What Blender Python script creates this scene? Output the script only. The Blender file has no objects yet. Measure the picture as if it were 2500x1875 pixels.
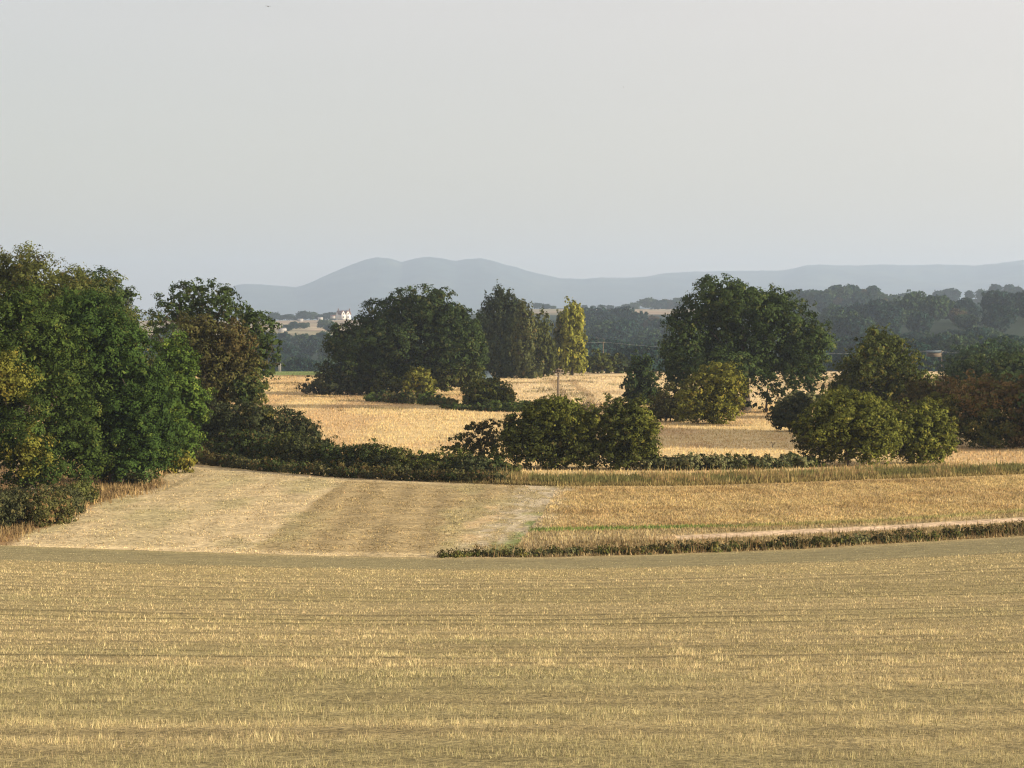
import bpy, math
import numpy as np

# ------------------------------------------------------------------ basics
F = 4731.0            # focal length measured in pixels of a 2212 px wide picture
EYE = 12.0            # eye height above the valley floor (m)
HOR, CX = 690.0, 1106.0
SUN_EL, SUN_AZ = 13.5, 107.0      # azimuth clockwise from the view direction (+Y)
scene = bpy.context.scene
col = scene.collection


def wx(px, Y): return (px - CX) / F * Y
def wz(py, Y): return EYE - (py - HOR) / F * Y
def dist(py, z=0.0): return (EYE - z) * F / (py - HOR)      # distance of ground seen at that row


def curve(pts):
    """a ground line seen in the picture -> (X, Y) arrays on the flat valley floor"""
    Y = np.array([dist(p[1]) for p in pts]); X = np.array([wx(p[0], y) for p, y in zip(pts, Y)])
    return X, Y


def vnoise(x, y, seed=0):
    xi = np.floor(x).astype(np.int64); yi = np.floor(y).astype(np.int64)
    fx = x - xi; fy = y - yi
    fx = fx * fx * (3 - 2 * fx); fy = fy * fy * (3 - 2 * fy)

    def h(a, b):
        n = (a * 374761393 + b * 668265263 + seed * 144305) & 0x7fffffff
        n = ((n ^ (n >> 13)) * 1274126177) & 0x7fffffff
        n = ((n ^ (n >> 16)) * 60493) & 0x7fffffff
        return (n & 0xffff) / 65535.0
    return (h(xi, yi) * (1 - fx) + h(xi + 1, yi) * fx) * (1 - fy) + (h(xi, yi + 1) * (1 - fx) + h(xi + 1, yi + 1) * fx) * fy


def fbm(x, y, seed=0, octs=4):
    s = np.zeros(np.broadcast(x, y).shape); a = 0.5; t = 0
    for i in range(octs):
        s = s + a * vnoise(x * 2 ** i, y * 2 ** i, seed + i * 17); t += a; a *= 0.5
    return s / t


def sstep(a, b, x):
    t = np.clip((x - a) / (b - a), 0, 1)
    return t * t * (3 - 2 * t)


def mixc(c, d, t):
    t = np.asarray(t)[..., None]
    return np.asarray(c) * (1 - t) + np.asarray(d) * t


# ------------------------------------------------------------------ terrain
FOOT = curve([(-900, 1172), (0, 1180), (300, 1191), (700, 1203), (950, 1207), (1200, 1206), (1450, 1199), (1700, 1190), (2212, 1160), (2900, 1128)])
HEDGE = curve([(-900, 1000), (430, 1006), (560, 1018), (700, 1030), (1000, 1043), (1200, 1050), (1500, 1048), (2212, 1025), (2900, 1005)])
def foot(X): return np.interp(X, *FOOT)
def hedge(X): return np.interp(X, *HEDGE)
FAR_EDGE = 505.0

_s = np.arange(-80, 200, 0.5)
_p = np.interp(_s, [-80, -40, 0, 18, 50, 84, 100, 111, 116, 200], [15, 13.4, 10.3, 8.35, 5.0, 2.3, 0.95, 0.02, 0, 0])
_k = np.exp(-0.5 * (np.arange(-12, 13) / 4.5) ** 2); _k /= _k.sum()
_p = np.convolve(np.pad(_p, 12, mode='edge'), _k, mode='valid')

FY = np.array([0, 480, 505, 560, 640, 720, 900, 1250, 1420, 1700, 2000, 2250, 2600, 4000, 7000, 9500, 30000.])
FL = np.array([0, 0.1, 0, -4, -12, -15, -14, -8, 1.5, 5, 8.6, 10.6, 7, -14, -14, -14, -14.])
FM = np.array([0, 0.1, 0, -3, -8, -12, -10, -2, 3.5, 12, 18.3, 22, 25.5, -14, -14, -14, -14.])
FR = np.array([0, 0.1, 0, -3, -7, -9, -6, 10, 16, 27, 25, 34, 18, -14, -14, -14, -14.])


def spread(Y):
    """the valley and its woods lie half as far again behind the meadow as first sketched"""
    return np.where(np.asarray(Y) < 560, Y, 560 + (np.asarray(Y, float) - 560) * 1.5)


def unspread(Y): return np.where(np.asarray(Y) < 560, Y, 560 + (np.asarray(Y, float) - 560) / 1.5)


def hz(X, Y):
    X = np.asarray(X, float); YT = np.asarray(Y, float)
    Y = unspread(YT); X = X * Y / np.where(YT == 0, 1, YT) if np.ndim(YT) else (X * float(Y) / float(YT) if YT != 0 else X)
    s = Y * 112.0 / foot(X)
    z = np.interp(s, _s, _p)
    u = X / np.maximum(Y, 1.0)
    a = np.interp(Y, FY, FL); b = np.interp(Y, FY, FM); f1 = np.interp(u, [.12, .17, .234], [0, 10, 14]); f2 = np.interp(u, [.11, .13, .162, .182, .26], [26, 28, 28, 13, 12]); f3 = np.interp(u, [.12, .175, .234], [24, 28, 37])
    c = np.interp(Y, FY, FR)
    kn = [900, 1150, 1340, 1700, 1930, 2250, 2600]; hv = [-6 + 0 * u, f1, f1 * .3 + f2 * .1, f2, f2 * .3 + 4, f3, 18 + 0 * u]
    for i in range(6):
        t = np.clip((Y - kn[i]) / (kn[i + 1] - kn[i]), 0, 1); t = t * t * (3 - 2 * t)
        c = np.where((Y >= kn[i]) & (Y < kn[i + 1]), hv[i] * (1 - t) + hv[i + 1] * t, c)
    w1 = sstep(-0.07, 0.02, u); w2 = sstep(0.085, 0.15, u)
    far = (a * (1 - w1) + b * w1) * (1 - w2) + c * w2
    far = far + sstep(640, 1000, Y) * (1 - sstep(2600, 4000, Y)) * 3.0 * (fbm(X / 160.0, Y / 220.0, 5, 3) - 0.5)
    near = z + sstep(118, 200, Y) * (1 - sstep(400, 500, Y)) * 0.5 * (fbm(X / 28.0, Y / 40.0, 9, 3) - 0.5) \
        + (1 - sstep(95, 112, Y)) * 0.10 * (fbm(X / 7.0, Y / 5.0, 3, 3) - 0.5)
    return np.where(Y < 500, near, EYE + (far - EYE) * YT / np.where(Y == 0, 1, Y))


# ------------------------------------------------------------------ materials
def new_mat(name, rough=0.8, spec=0.2):
    m = bpy.data.materials.new(name); m.use_nodes = True
    b = m.node_tree.nodes['Principled BSDF']
    b.inputs['Roughness'].default_value = rough
    b.inputs['Specular IOR Level'].default_value = spec
    return m, m.node_tree, b


def plain(name, c, rough=0.7, scale=3.0, amt=0.25, spec=0.3):
    """a plain surface with a little procedural mottling"""
    m, nt, b = new_mat(name, rough, spec)
    tc = nt.nodes.new('ShaderNodeTexCoord'); n = nt.nodes.new('ShaderNodeTexNoise')
    n.inputs['Scale'].default_value = scale; n.inputs['Detail'].default_value = 6
    r = nt.nodes.new('ShaderNodeValToRGB')
    r.color_ramp.elements[0].position = 0.3; r.color_ramp.elements[1].position = 0.7
    r.color_ramp.elements[0].color = [v * (1 - amt) for v in c] + [1]
    r.color_ramp.elements[1].color = [min(1, v * (1 + amt)) for v in c] + [1]
    nt.links.new(tc.outputs['Object'], n.inputs['Vector']); nt.links.new(n.outputs['Fac'], r.inputs['Fac'])
    nt.links.new(r.outputs['Color'], b.inputs['Base Color'])
    return m


def leafy(name, trans=0.35, nscale=1.5, amt=0.35, gloss=0.0):
    """thin leaf / blade surface: tint per leaf times noise, partly translucent"""
    m = bpy.data.materials.new(name); m.use_nodes = True
    nt = m.node_tree; nt.nodes.clear()
    out = nt.nodes.new('ShaderNodeOutputMaterial')
    at = nt.nodes.new('ShaderNodeAttribute'); at.attribute_name = 'tint'
    tc = nt.nodes.new('ShaderNodeTexCoord'); n = nt.nodes.new('ShaderNodeTexNoise')
    n.inputs['Scale'].default_value = nscale; n.inputs['Detail'].default_value = 3
    mr = nt.nodes.new('ShaderNodeMapRange')
    mr.inputs['From Min'].default_value = 0.3; mr.inputs['From Max'].default_value = 0.7
    mr.inputs['To Min'].default_value = 1 - amt; mr.inputs['To Max'].default_value = 1 + amt
    mul = nt.nodes.new('ShaderNodeVectorMath'); mul.operation = 'SCALE'
    d = nt.nodes.new('ShaderNodeBsdfDiffuse'); t = nt.nodes.new('ShaderNodeBsdfTranslucent')
    mx = nt.nodes.new('ShaderNodeMixShader'); mx.inputs[0].default_value = trans
    L = nt.links.new
    L(tc.outputs['Object'], n.inputs['Vector']); L(n.outputs['Fac'], mr.inputs['Value'])
    L(at.outputs['Color'], mul.inputs[0]); L(mr.outputs['Result'], mul.inputs['Scale'])
    L(mul.outputs['Vector'], d.inputs['Color']); L(mul.outputs['Vector'], t.inputs['Color'])
    L(d.outputs[0], mx.inputs[1]); L(t.outputs[0], mx.inputs[2])
    if gloss > 0:
        g = nt.nodes.new('ShaderNodeBsdfGlossy'); g.inputs['Roughness'].default_value = 0.5
        m2 = nt.nodes.new('ShaderNodeMixShader'); m2.inputs[0].default_value = gloss
        L(mx.outputs[0], m2.inputs[1]); L(g.outputs[0], m2.inputs[2]); L(m2.outputs[0], out.inputs['Surface'])
    else:
        L(mx.outputs[0], out.inputs['Surface'])
    return m


def soil(name, s1=9.0, s2=1.2, amt=0.35, bump=0.5):
    """ground: zone colour times two sizes of noise, with a rough bump"""
    m, nt, b = new_mat(name, 0.95, 0.05)
    L = nt.links.new
    at = nt.nodes.new('ShaderNodeAttribute'); at.attribute_name = 'tint'
    tc = nt.nodes.new('ShaderNodeTexCoord')
    vals = []
    for s, k in ((s1, amt), (s2, amt * 0.6)):
        n = nt.nodes.new('ShaderNodeTexNoise'); n.inputs['Scale'].default_value = s; n.inputs['Detail'].default_value = 5
        mr = nt.nodes.new('ShaderNodeMapRange')
        mr.inputs['From Min'].default_value = 0.3; mr.inputs['From Max'].default_value = 0.7
        mr.inputs['To Min'].default_value = 1 - k; mr.inputs['To Max'].default_value = 1 + k
        L(tc.outputs['Object'], n.inputs['Vector']); L(n.outputs['Fac'], mr.inputs['Value'])
        vals.append((n, mr))
    a = nt.nodes.new('ShaderNodeVectorMath'); a.operation = 'SCALE'
    c = nt.nodes.new('ShaderNodeVectorMath'); c.operation = 'SCALE'
    L(at.outputs['Color'], a.inputs[0]); L(vals[0][1].outputs['Result'], a.inputs['Scale'])
    L(a.outputs['Vector'], c.inputs[0]); L(vals[1][1].outputs['Result'], c.inputs['Scale'])
    L(c.outputs['Vector'], b.inputs['Base Color'])
    bp = nt.nodes.new('ShaderNodeBump'); bp.inputs['Strength'].default_value = bump; bp.inputs['Distance'].default_value = 0.1
    L(vals[0][0].outputs['Fac'], bp.inputs['Height']); L(bp.outputs['Normal'], b.inputs['Normal'])
    return m


M_LEAF = leafy('leaf', 0.24, 0.5, 0.3)
M_FAR_LEAF = leafy('distant_leaf', 0.2, 0.15, 0.3)
M_GRASS = leafy('dry_grass', 0.35, 3.0, 0.2)
M_SOIL = soil('field_soil')
M_SOIL_MID = soil('stubble_soil', 2.6, 0.5, 0.42)
M_SOIL_WIDE = soil('meadow_soil', 2.0, 0.25, 0.3)
M_HILL = soil('hill_cover', 0.01, 0.002, 0.35, 0.0)
M_BARK = plain('bark', (0.075, 0.06, 0.045), 0.9, 4.0, 0.4)
M_TWIG = plain('dead_twig', (0.11, 0.09, 0.07), 0.9, 6.0, 0.4)
M_POLE = plain('weathered_timber', (0.14, 0.11, 0.08), 0.8, 5.0, 0.3)
M_WIRE = plain('wire_metal', (0.33, 0.33, 0.34), 0.4, 5.0, 0.1, 0.5)
M_CERAMIC = plain('ceramic', (0.25, 0.2, 0.17), 0.3, 9.0, 0.1, 0.5)
M_WHITE = plain('white_render', (0.62, 0.61, 0.58), 0.8, 0.6, 0.06)
M_ROOF = plain('red_tile', (0.13, 0.065, 0.055), 0.8, 2.0, 0.3)
M_PANE = plain('window_glass', (0.03, 0.035, 0.04), 0.2, 1.0, 0.2, 0.6)
M_SHEET = plain('roof_sheet', (0.075, 0.105, 0.125), 0.8, 1.5, 0.12, 0.1)
M_PALE = plain('pale_wall', (0.34, 0.33, 0.31), 0.8, 1.0, 0.12)
M_BIRD = plain('bird_plumage', (0.035, 0.033, 0.035), 0.7, 40.0, 0.3)


# ------------------------------------------------------------------ mesh helpers
def mesh_from(name, V, faces_flat, nper, mat, tint=None, parent=None, smooth=False):
    """V (n,3), faces given flat with nper corners each"""
    me = bpy.data.meshes.new(name)
    V = np.asarray(V, np.float32); fl = np.asarray(faces_flat, np.int32).ravel()
    nf = len(fl) // nper
    me.vertices.add(len(V)); me.vertices.foreach_set('co', V.ravel())
    me.loops.add(len(fl)); me.loops.foreach_set('vertex_index', fl)
    me.polygons.add(nf)
    me.polygons.foreach_set('loop_start', np.arange(0, nf * nper, nper, dtype=np.int32))
    if smooth: me.polygons.foreach_set('use_smooth', np.ones(nf, bool))
    if tint is not None:
        a = me.color_attributes.new('tint', 'FLOAT_COLOR', 'POINT')
        c = np.ones((len(V), 4), np.float32); c[:, :3] = tint
        a.data.foreach_set('color', c.ravel())
    me.update(calc_edges=True); me.validate()
    me.materials.append(mat)
    o = bpy.data.objects.new(name, me); col.objects.link(o)
    if parent: o.parent = parent
    return o


def empty(name, loc, rz=0.0):
    o = bpy.data.objects.new(name, None); col.objects.link(o)
    o.location = loc; o.rotation_euler[2] = rz; o.empty_display_size = 0.5
    return o


def tag(o, label, cat, group=None, kind=None):
    o['label'] = label; o['category'] = cat
    if group: o['group'] = group
    if kind: o['kind'] = kind
    return o


class MB:
    """gathers boxes and tubes into one mesh"""
    def __init__(s): s.v = []; s.f = []
    def n(s): return sum(len(a) for a in s.v)
    def quads(s, V, Q):
        b = s.n(); s.v.append(np.asarray(V, float)); s.f.append(np.asarray(Q, int) + b)
    def box(s, x0, x1, y0, y1, z0, z1):
        V = [(x, y, z) for z in (z0, z1) for y in (y0, y1) for x in (x0, x1)]
        s.quads(V, [(0, 2, 3, 1), (4, 5, 7, 6), (0, 1, 5, 4), (2, 6, 7, 3), (0, 4, 6, 2), (1, 3, 7, 5)])
    def tube(s, P, R, k=6):
        P = np.asarray(P, float); R = np.broadcast_to(np.asarray(R, float), (len(P),))
        T = np.gradient(P, axis=0); T /= np.linalg.norm(T, axis=1)[:, None] + 1e-9
        up = np.where(np.abs(T[:, 2:3]) > 0.9, np.array([[1., 0, 0]]), np.array([[0, 0, 1.]]))
        A = np.cross(T, up); A /= np.linalg.norm(A, axis=1)[:, None] + 1e-9
        B = np.cross(T, A)
        an = np.arange(k) / k * 2 * np.pi
        V = P[:, None] + R[:, None, None] * (A[:, None] * np.cos(an)[None, :, None] + B[:, None] * np.sin(an)[None, :, None])
        V = V.reshape(-1, 3); q = []
        for i in range(len(P) - 1):
            for j in range(k):
                j2 = (j + 1) % k; q.append((i * k + j, i * k + j2, (i + 1) * k + j2, (i + 1) * k + j))
        s.quads(V, q)
        # end cap as a fan of degenerate-free quads
        m = (len(P) - 1) * k
        s.f.append(np.array([(m, m + 1, m + 2, m + 3)] if k == 4 else [(m, m + 1, m + 2, m + 3), (m, m + 3, m + 4, m + k - 1)]) + s.n() - len(V))
    def build(s, name, mat, parent=None, smooth=False):
        return mesh_from(name, np.concatenate(s.v), np.concatenate(s.f), 4, mat, None, parent, smooth)


# ------------------------------------------------------------------ foliage
PAL = {  # two leaf colours and a spare third that some clumps take
    'oak': ((.025, .042, .016), (.052, .078, .025), (.078, .09, .03)),
    'darkoak': ((.018, .032, .014), (.040, .060, .020), (.07, .08, .03)),
    'front': ((.026, .044, .013), (.054, .084, .02), (.085, .10, .024)),
    'deep': ((.022, .042, .013), (.042, .075, .018), (.06, .09, .02)),
    'bright': ((.045, .08, .016), (.07, .115, .024), (.13, .17, .03)),
    'olive': ((.05, .06, .018), (.088, .10, .03), (.125, .11, .032)),
    'yellow': ((.14, .13, .02), (.22, .19, .03), (.28, .22, .04)),
    'brown': ((.042, .042, .017), (.072, .064, .025), (.08, .085, .028)),
    'copper': ((.115, .082, .036), (.19, .125, .055), (.115, .11, .036)),
    'chest': ((.038, .052, .016), (.078, .094, .026), (.125, .112, .03)),
    'rust': ((.062, .054, .022), (.094, .074, .03), (.08, .08, .03)),
    'haw': ((.058, .072, .017), (.12, .132, .028), (.16, .155, .032)),
    'hawdark': ((.036, .047, .015), (.076, .088, .023), (.09, .08, .03)),
    'hawlit': ((.10, .105, .022), (.16, .15, .03), (.2, .16, .04)),  # sunlit end of the rounded hawthorn, sunlight put into the leaf colour
    'gold': ((.085, .095, .02), (.15, .15, .03), (.20, .17, .035)),
    'poplar': ((.030, .046, .024), (.055, .072, .034), (.08, .09, .04)),
    'poplarpale': ((.07, .085, .034), (.11, .12, .045), (.13, .11, .045)),  # a lighter green poplar leaf
    'popyellow': ((.17, .19, .035), (.27, .27, .05), (.37, .33, .06)),
    'bramble': ((.030, .046, .018), (.06, .08, .026), (.10, .075, .03)),
    'thorn': ((.028, .036, .018), (.052, .062, .028), (.075, .068, .03)),
    'sage': ((.09, .10, .045), (.16, .17, .08), (.2, .18, .09)),
    'weed': ((.05, .055, .02), (.085, .085, .03), (.15, .10, .045)),
    'nettle': ((.046, .054, .026), (.066, .072, .032), (.12, .11, .045)),
    'green': ((.05, .08, .02), (.09, .13, .03), (.12, .14, .04)),
    'far': ((.014, .038, .031), (.030, .063, .046), (.06, .085, .04)),  # blue shift puts distance haze into the leaf colour
    'farlight': ((.036, .070, .036), (.066, .108, .05), (.09, .12, .05)),  # paler leaves, tinted towards the haze as well
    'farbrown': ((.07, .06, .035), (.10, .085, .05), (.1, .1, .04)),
}


for _k, _v in PAL.items():
    if not _k.startswith('far') and not _k.startswith('pop'):
        PAL[_k] = (_v[0], tuple(1.28 * q for q in _v[1]), tuple(1.15 * q for q in _v[2]))  # lighter tones lifted in colour so leaves look sunlit


def leaf_points(lobes, n, rng, clump, flat=0.75, core=0.16, gap=0.0, ground=None):
    """lobes: (k,6) centre+radii, pals: index. returns positions, normals, lobe index, clump value, core flag"""
    L = np.asarray(lobes, float); k = len(L)
    area = (L[:, 3] * L[:, 5] + L[:, 3] * L[:, 4] + L[:, 4] * L[:, 5])
    pr = area / area.sum()
    nc = max(12, int(area.sum() * 4.2 / (clump ** 2 * 1.8)))
    nc = min(nc, max(20, n // 34))
    li = rng.choice(k, nc * 5, p=pr)
    d = rng.normal(size=(nc * 5, 3)); d /= np.linalg.norm(d, axis=1)[:, None]
    rad = rng.uniform(0.72, 0.98, nc * 5) ** 0.7
    wob = 0.82 + 0.30 * vnoise(d[:, 0] * 2.2 + li * 7.7, d[:, 2] * 2.2 + d[:, 1] * 1.7, int(rng.integers(1000)))
    rad = np.where(rng.random(nc * 5) < .14, rng.uniform(1.0, 1.2, nc * 5), rad)
    P = L[li, :3] + L[li, 3:] * d * (rad * wob)[:, None]
    ok = np.ones(len(P), bool)
    for j in range(k):
        q = np.linalg.norm((P - L[j, :3]) / L[j, 3:], axis=1)
        ok &= ~((q < 0.62) & (li != j))
    if ground is not None: ok &= P[:, 2] > ground + 0.05
    if gap > 0: ok &= rng.random(len(P)) > gap * (0.4 + 1.2 * vnoise(P[:, 0] / clump / 2.5, P[:, 2] / clump / 2.5, 77))
    idx = np.where(ok)[0][:nc]
    P, li, d = P[idx], li[idx], d[idx]; nc = len(P)
    # two levels: boughs (big clumps) carrying sprays (small clumps) carrying leaves
    bs = clump * rng.uniform(0.6, 1.3, nc)
    per = 7; ns = nc * per; bi = np.repeat(np.arange(nc), per)
    e1 = rng.normal(size=(ns, 3)) + 0.55 * d[bi] + np.array([0, 0, .25]); e1 /= np.linalg.norm(e1, axis=1)[:, None]
    fl = np.array([1, 1, flat])
    S = P[bi] + e1 * (bs[bi] * rng.uniform(.4, .85, ns))[:, None] * fl
    ss = clump * rng.uniform(.22, .48, ns)
    nl = int(n * (1 - core)); si = rng.integers(0, ns, nl)
    e = rng.normal(size=(nl, 3)); e /= np.linalg.norm(e, axis=1)[:, None]
    pos = S[si] + e * (rng.random(nl) ** 0.4 * ss[si])[:, None] * fl
    nor = 0.45 * e + 0.75 * e1[si] + 0.3 * d[bi[si]] + np.array([0, 0, .1]) + rng.normal(size=(nl, 3)) * 0.30
    val = (0.55 * rng.random(nc)[bi] + 0.45 * rng.random(ns))[si]
    lo = li[bi[si]]
    m = int(n * core)
    lc = rng.choice(k, m, p=pr)
    e = rng.normal(size=(m, 3)); e /= np.linalg.norm(e, axis=1)[:, None]
    pc = L[lc, :3] + L[lc, 3:] * e * (rng.random(m) ** 0.5 * 0.74)[:, None]
    nn = rng.normal(size=(m, 3))
    pos = np.concatenate([pos, pc]); nor = np.concatenate([nor, nn]); lo = np.concatenate([lo, lc])
    val = np.concatenate([val, rng.random(m)]); cf = np.concatenate([np.zeros(nl, bool), np.ones(m, bool)])
    if ground is not None:
        s = pos[:, 2] > ground; pos, nor, lo, val, cf = pos[s], nor[s], lo[s], val[s], cf[s]
    nor /= np.linalg.norm(nor, axis=1)[:, None] + 1e-9
    return pos, nor, lo, val, cf


def leaf_mesh(name, lobes, pals, n, leaf, seed, clump, mat=None, parent=None, flat=0.75, core=0.16, gap=0.0,
              ground=None, third=0.12, upright=0.0):
    rng = np.random.default_rng(seed)
    pos, nor, lo, val, cf = leaf_points(lobes, n, rng, clump, flat, core, gap, ground)
    m = len(pos)
    r = rng.normal(size=(m, 3))
    if upright > 0: r = r * (1 - upright) + np.array([0, 0, 1.]) * upright * 2
    a = np.cross(nor, r); a /= np.linalg.norm(a, axis=1)[:, None] + 1e-9
    b = np.cross(nor, a)
    if upright > 0: a, b = b, a
    s = leaf * rng.uniform(0.6, 1.35, m) * np.where(cf, 2.3, 1.0)
    A = a * (s * 0.62)[:, None]; B = b * (s * 0.40)[:, None]
    bend = nor * (s * rng.uniform(-.12, .2, m))[:, None]
    V = np.stack([pos - A, pos - B * rng.uniform(.6, 1.2, m)[:, None] + bend, pos + A, pos + B + bend], 1).reshape(-1, 3)
    c = np.array([PAL[p] for p in pals])        # (lobe, 3, 3)
    t = np.clip(0.65 * val + 0.35 * rng.random(m), 0, 1)[:, None]
    colr = c[lo, 0] * (1 - t) + c[lo, 1] * t
    sp = ((val * 7.31) % 1.0 < third)[:, None] & (rng.random(m) < 0.75)[:, None]
    colr = np.where(sp, c[lo, 2], colr) * rng.uniform(0.85, 1.15, m)[:, None]
    return mesh_from(name, V, np.arange(4 * m), 4, mat or M_LEAF, np.repeat(colr, 4, axis=0), parent)


def bez(p0, p1, p2, k=6):
    t = np.linspace(0, 1, k)[:, None]
    return (1 - t) ** 2 * np.asarray(p0) + 2 * t * (1 - t) * np.asarray(p1) + t ** 2 * np.asarray(p2)


def trunk_mesh(parent, lobes, height, girth, seed, mat=None, limbs=6, extra=0):
    rng = np.random.default_rng(seed); mb = MB()
    L = np.asarray(lobes, float)
    w = L[:, 3] * L[:, 5]
    c = (L[:, :3] * w[:, None]).sum(0) / w.sum()
    top = np.array([c[0] * 0.8, c[1] * 0.8, max(height * 0.62, 0.6)])
    P = bez((0, 0, -0.4), (rng.normal() * .1 * girth, 0, top[2] * .5), top, 7)
    R = np.linspace(girth * 1.25, girth * 0.4, 7); R[0] *= 1.35
    mb.tube(P, R, 8)
    order = np.argsort(-w)[:limbs]
    for j in order:
        t = rng.uniform(0.3, 0.8); k = int(t * 6)
        e = L[j, :3] + L[j, 3:] * rng.uniform(-.2, .2, 3)
        m = (P[k] + e) / 2 + np.array([0, 0, 0.12 * height * rng.uniform(0, 1)])
        Q = bez(P[k], m, e, 6); mb.tube(Q, np.linspace(girth * .42, girth * .12, 6), 6)
        for q in range(3 + extra):
            d = rng.normal(size=3); d /= np.linalg.norm(d)
            e2 = L[j, :3] + L[j, 3:] * d * 0.85
            s = Q[rng.integers(2, 6)]
            mb.tube(bez(s, (s + e2) / 2 + rng.normal(size=3) * .05 * height, e2, 5), np.linspace(girth * .17, girth * .035, 5), 5)
    return mb.build('trunk', mat or M_BARK, parent, True)


SEED = [100]


def plant(name, label, cat, Y, blobs, base, pal, leaf=None, cover=2.5, clump=None, flat=0.75, core=0.18, gap=0.0,
          third=0.12, group=None, girth=None, trunk=True, depth=0.95, upright=0.0, limbs=6, extra=0, part='crown'):
    """blobs: (x, y, rx, ry[, palette[, depth offset m]]) as they appear in the photo, at distance Y; base: pixel column of the stem"""
    SEED[0] += 7; seed = SEED[0]; rng = np.random.default_rng(seed)
    bx = wx(base, Y); bz = float(hz(bx, Y))
    root = empty(name, (bx, Y, bz)); tag(root, label, cat, group)
    lobes, pals = [], []
    bxs = np.array([b[0] for b in blobs], float); mid = (bxs.min() + bxs.max()) / 2; hw = max((bxs.max() - bxs.min()) / 2, 1.0)
    extra_b = []
    for _ in range(5 + len(blobs) // 2):
        b = blobs[rng.integers(len(blobs))]; th = rng.uniform(-.25, math.pi + .25); f = rng.uniform(.14, .27); rr = min(b[2], b[3]) * f
        extra_b.append((b[0] + math.cos(th) * b[2] * .96, b[1] - math.sin(th) * b[3] * .96, rr * rng.uniform(.8, 1.5), rr) + ((b[4],) if len(b) > 4 else ()))
    for b in list(blobs) + extra_b:
        x, y, rx, ry = b[:4]
        p = b[4] if len(b) > 4 and b[4] else pal
        rnd = math.sqrt(max(0.0, 1 - ((x - mid) / (hw * 1.05)) ** 2))
        dy = b[5] if len(b) > 5 else rng.uniform(-1, 1) * rnd * hw * (0.6 if cat == 'tree' else 0.45) / F * Y
        k = Y / F
        lobes.append((wx(x, Y) - bx, dy, wz(y, Y) - bz, rx * k, max(0.3, depth * min(rx, 1.3 * ry) * k), ry * k)); pals.append(p)
    lobes = np.array(lobes); lobes[:, 3:] *= 1.07
    a = (np.pi * lobes[:, 3] * lobes[:, 5]).sum() * 0.72
    if leaf is None: leaf = max(0.13, 2.1 * Y / 2190)
    n = int(np.clip(cover * 2 * a / (0.5 * leaf ** 2), 600, 60000))
    if clump is None: clump = float(np.clip(0.078 * math.sqrt(a) + 0.18, 0.32, 1.45))
    leaf_mesh(part, lobes, pals, n, leaf, seed, clump, None, root, flat, core, gap, 0.0, third, upright)
    h = (lobes[:, 2] + lobes[:, 5]).max()
    if trunk: trunk_mesh(root, lobes, h, girth or max(0.05, h * 0.022), seed + 1, None, limbs, extra)
    return root


# ------------------------------------------------------------------ ground colours (real differences of crop, mowing and soil)
def near_rows(X, s):
    w = s + 0.5 * fbm(X / 9., s / 3., 7, 2)
    r = 0.55 * fbm(w / 0.9, X / 70.0, 21, 3) + 0.45 * fbm(w / .3, X / 9., 22, 2)
    line = 1 - sstep(0.0, 0.05, np.abs(fbm(w / 1.25, X / 90.0, 24, 2) - .5))
    reg = np.clip(np.sin(2 * np.pi * (w + .25 * fbm(X / 14., s / 6., 26, 2)) / 2.2), 0, 1) ** 4
    r = r - 0.48 * (.4 + .6 * sstep(18, 42, s)) * reg * (.35 + .9 * fbm(X / 7., s / 1.5, 27, 2))
    return r - 0.30 * (.35 + .65 * sstep(18, 55, s)) * line * (.45 + 1.1 * fbm(X / 5., s / 2., 25, 2))


def c_near(X, Y):
    s = Y * 112.0 / foot(X)
    base = np.ones(X.shape + (3,)) * np.array([.41, .325, .165])
    rows = near_rows(X, s)
    big = fbm(s / 5.0, X / 30.0, 31, 3)
    patch = fbm(X / 12.0, s / 9.0, 41, 3)
    c = mixc(base, (.345, .28, .135), sstep(.45, .75, big) * .7)
    c = mixc(c, (.30, .265, .125), sstep(.52, .72, patch) * 0.5)
    c = c * (1 + 0.75 * (rows - 0.5))[..., None]
    c = mixc(c, np.array([.29, .25, .135]), 0.75 * sstep(93.5, 96, s) * (1 - sstep(110, 112, s)))
    c = mixc(c, np.array([.42, .33, .16]), 0.6 * sstep(82, 86, s) * (1 - sstep(92, 94, s)))
    return c


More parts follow.
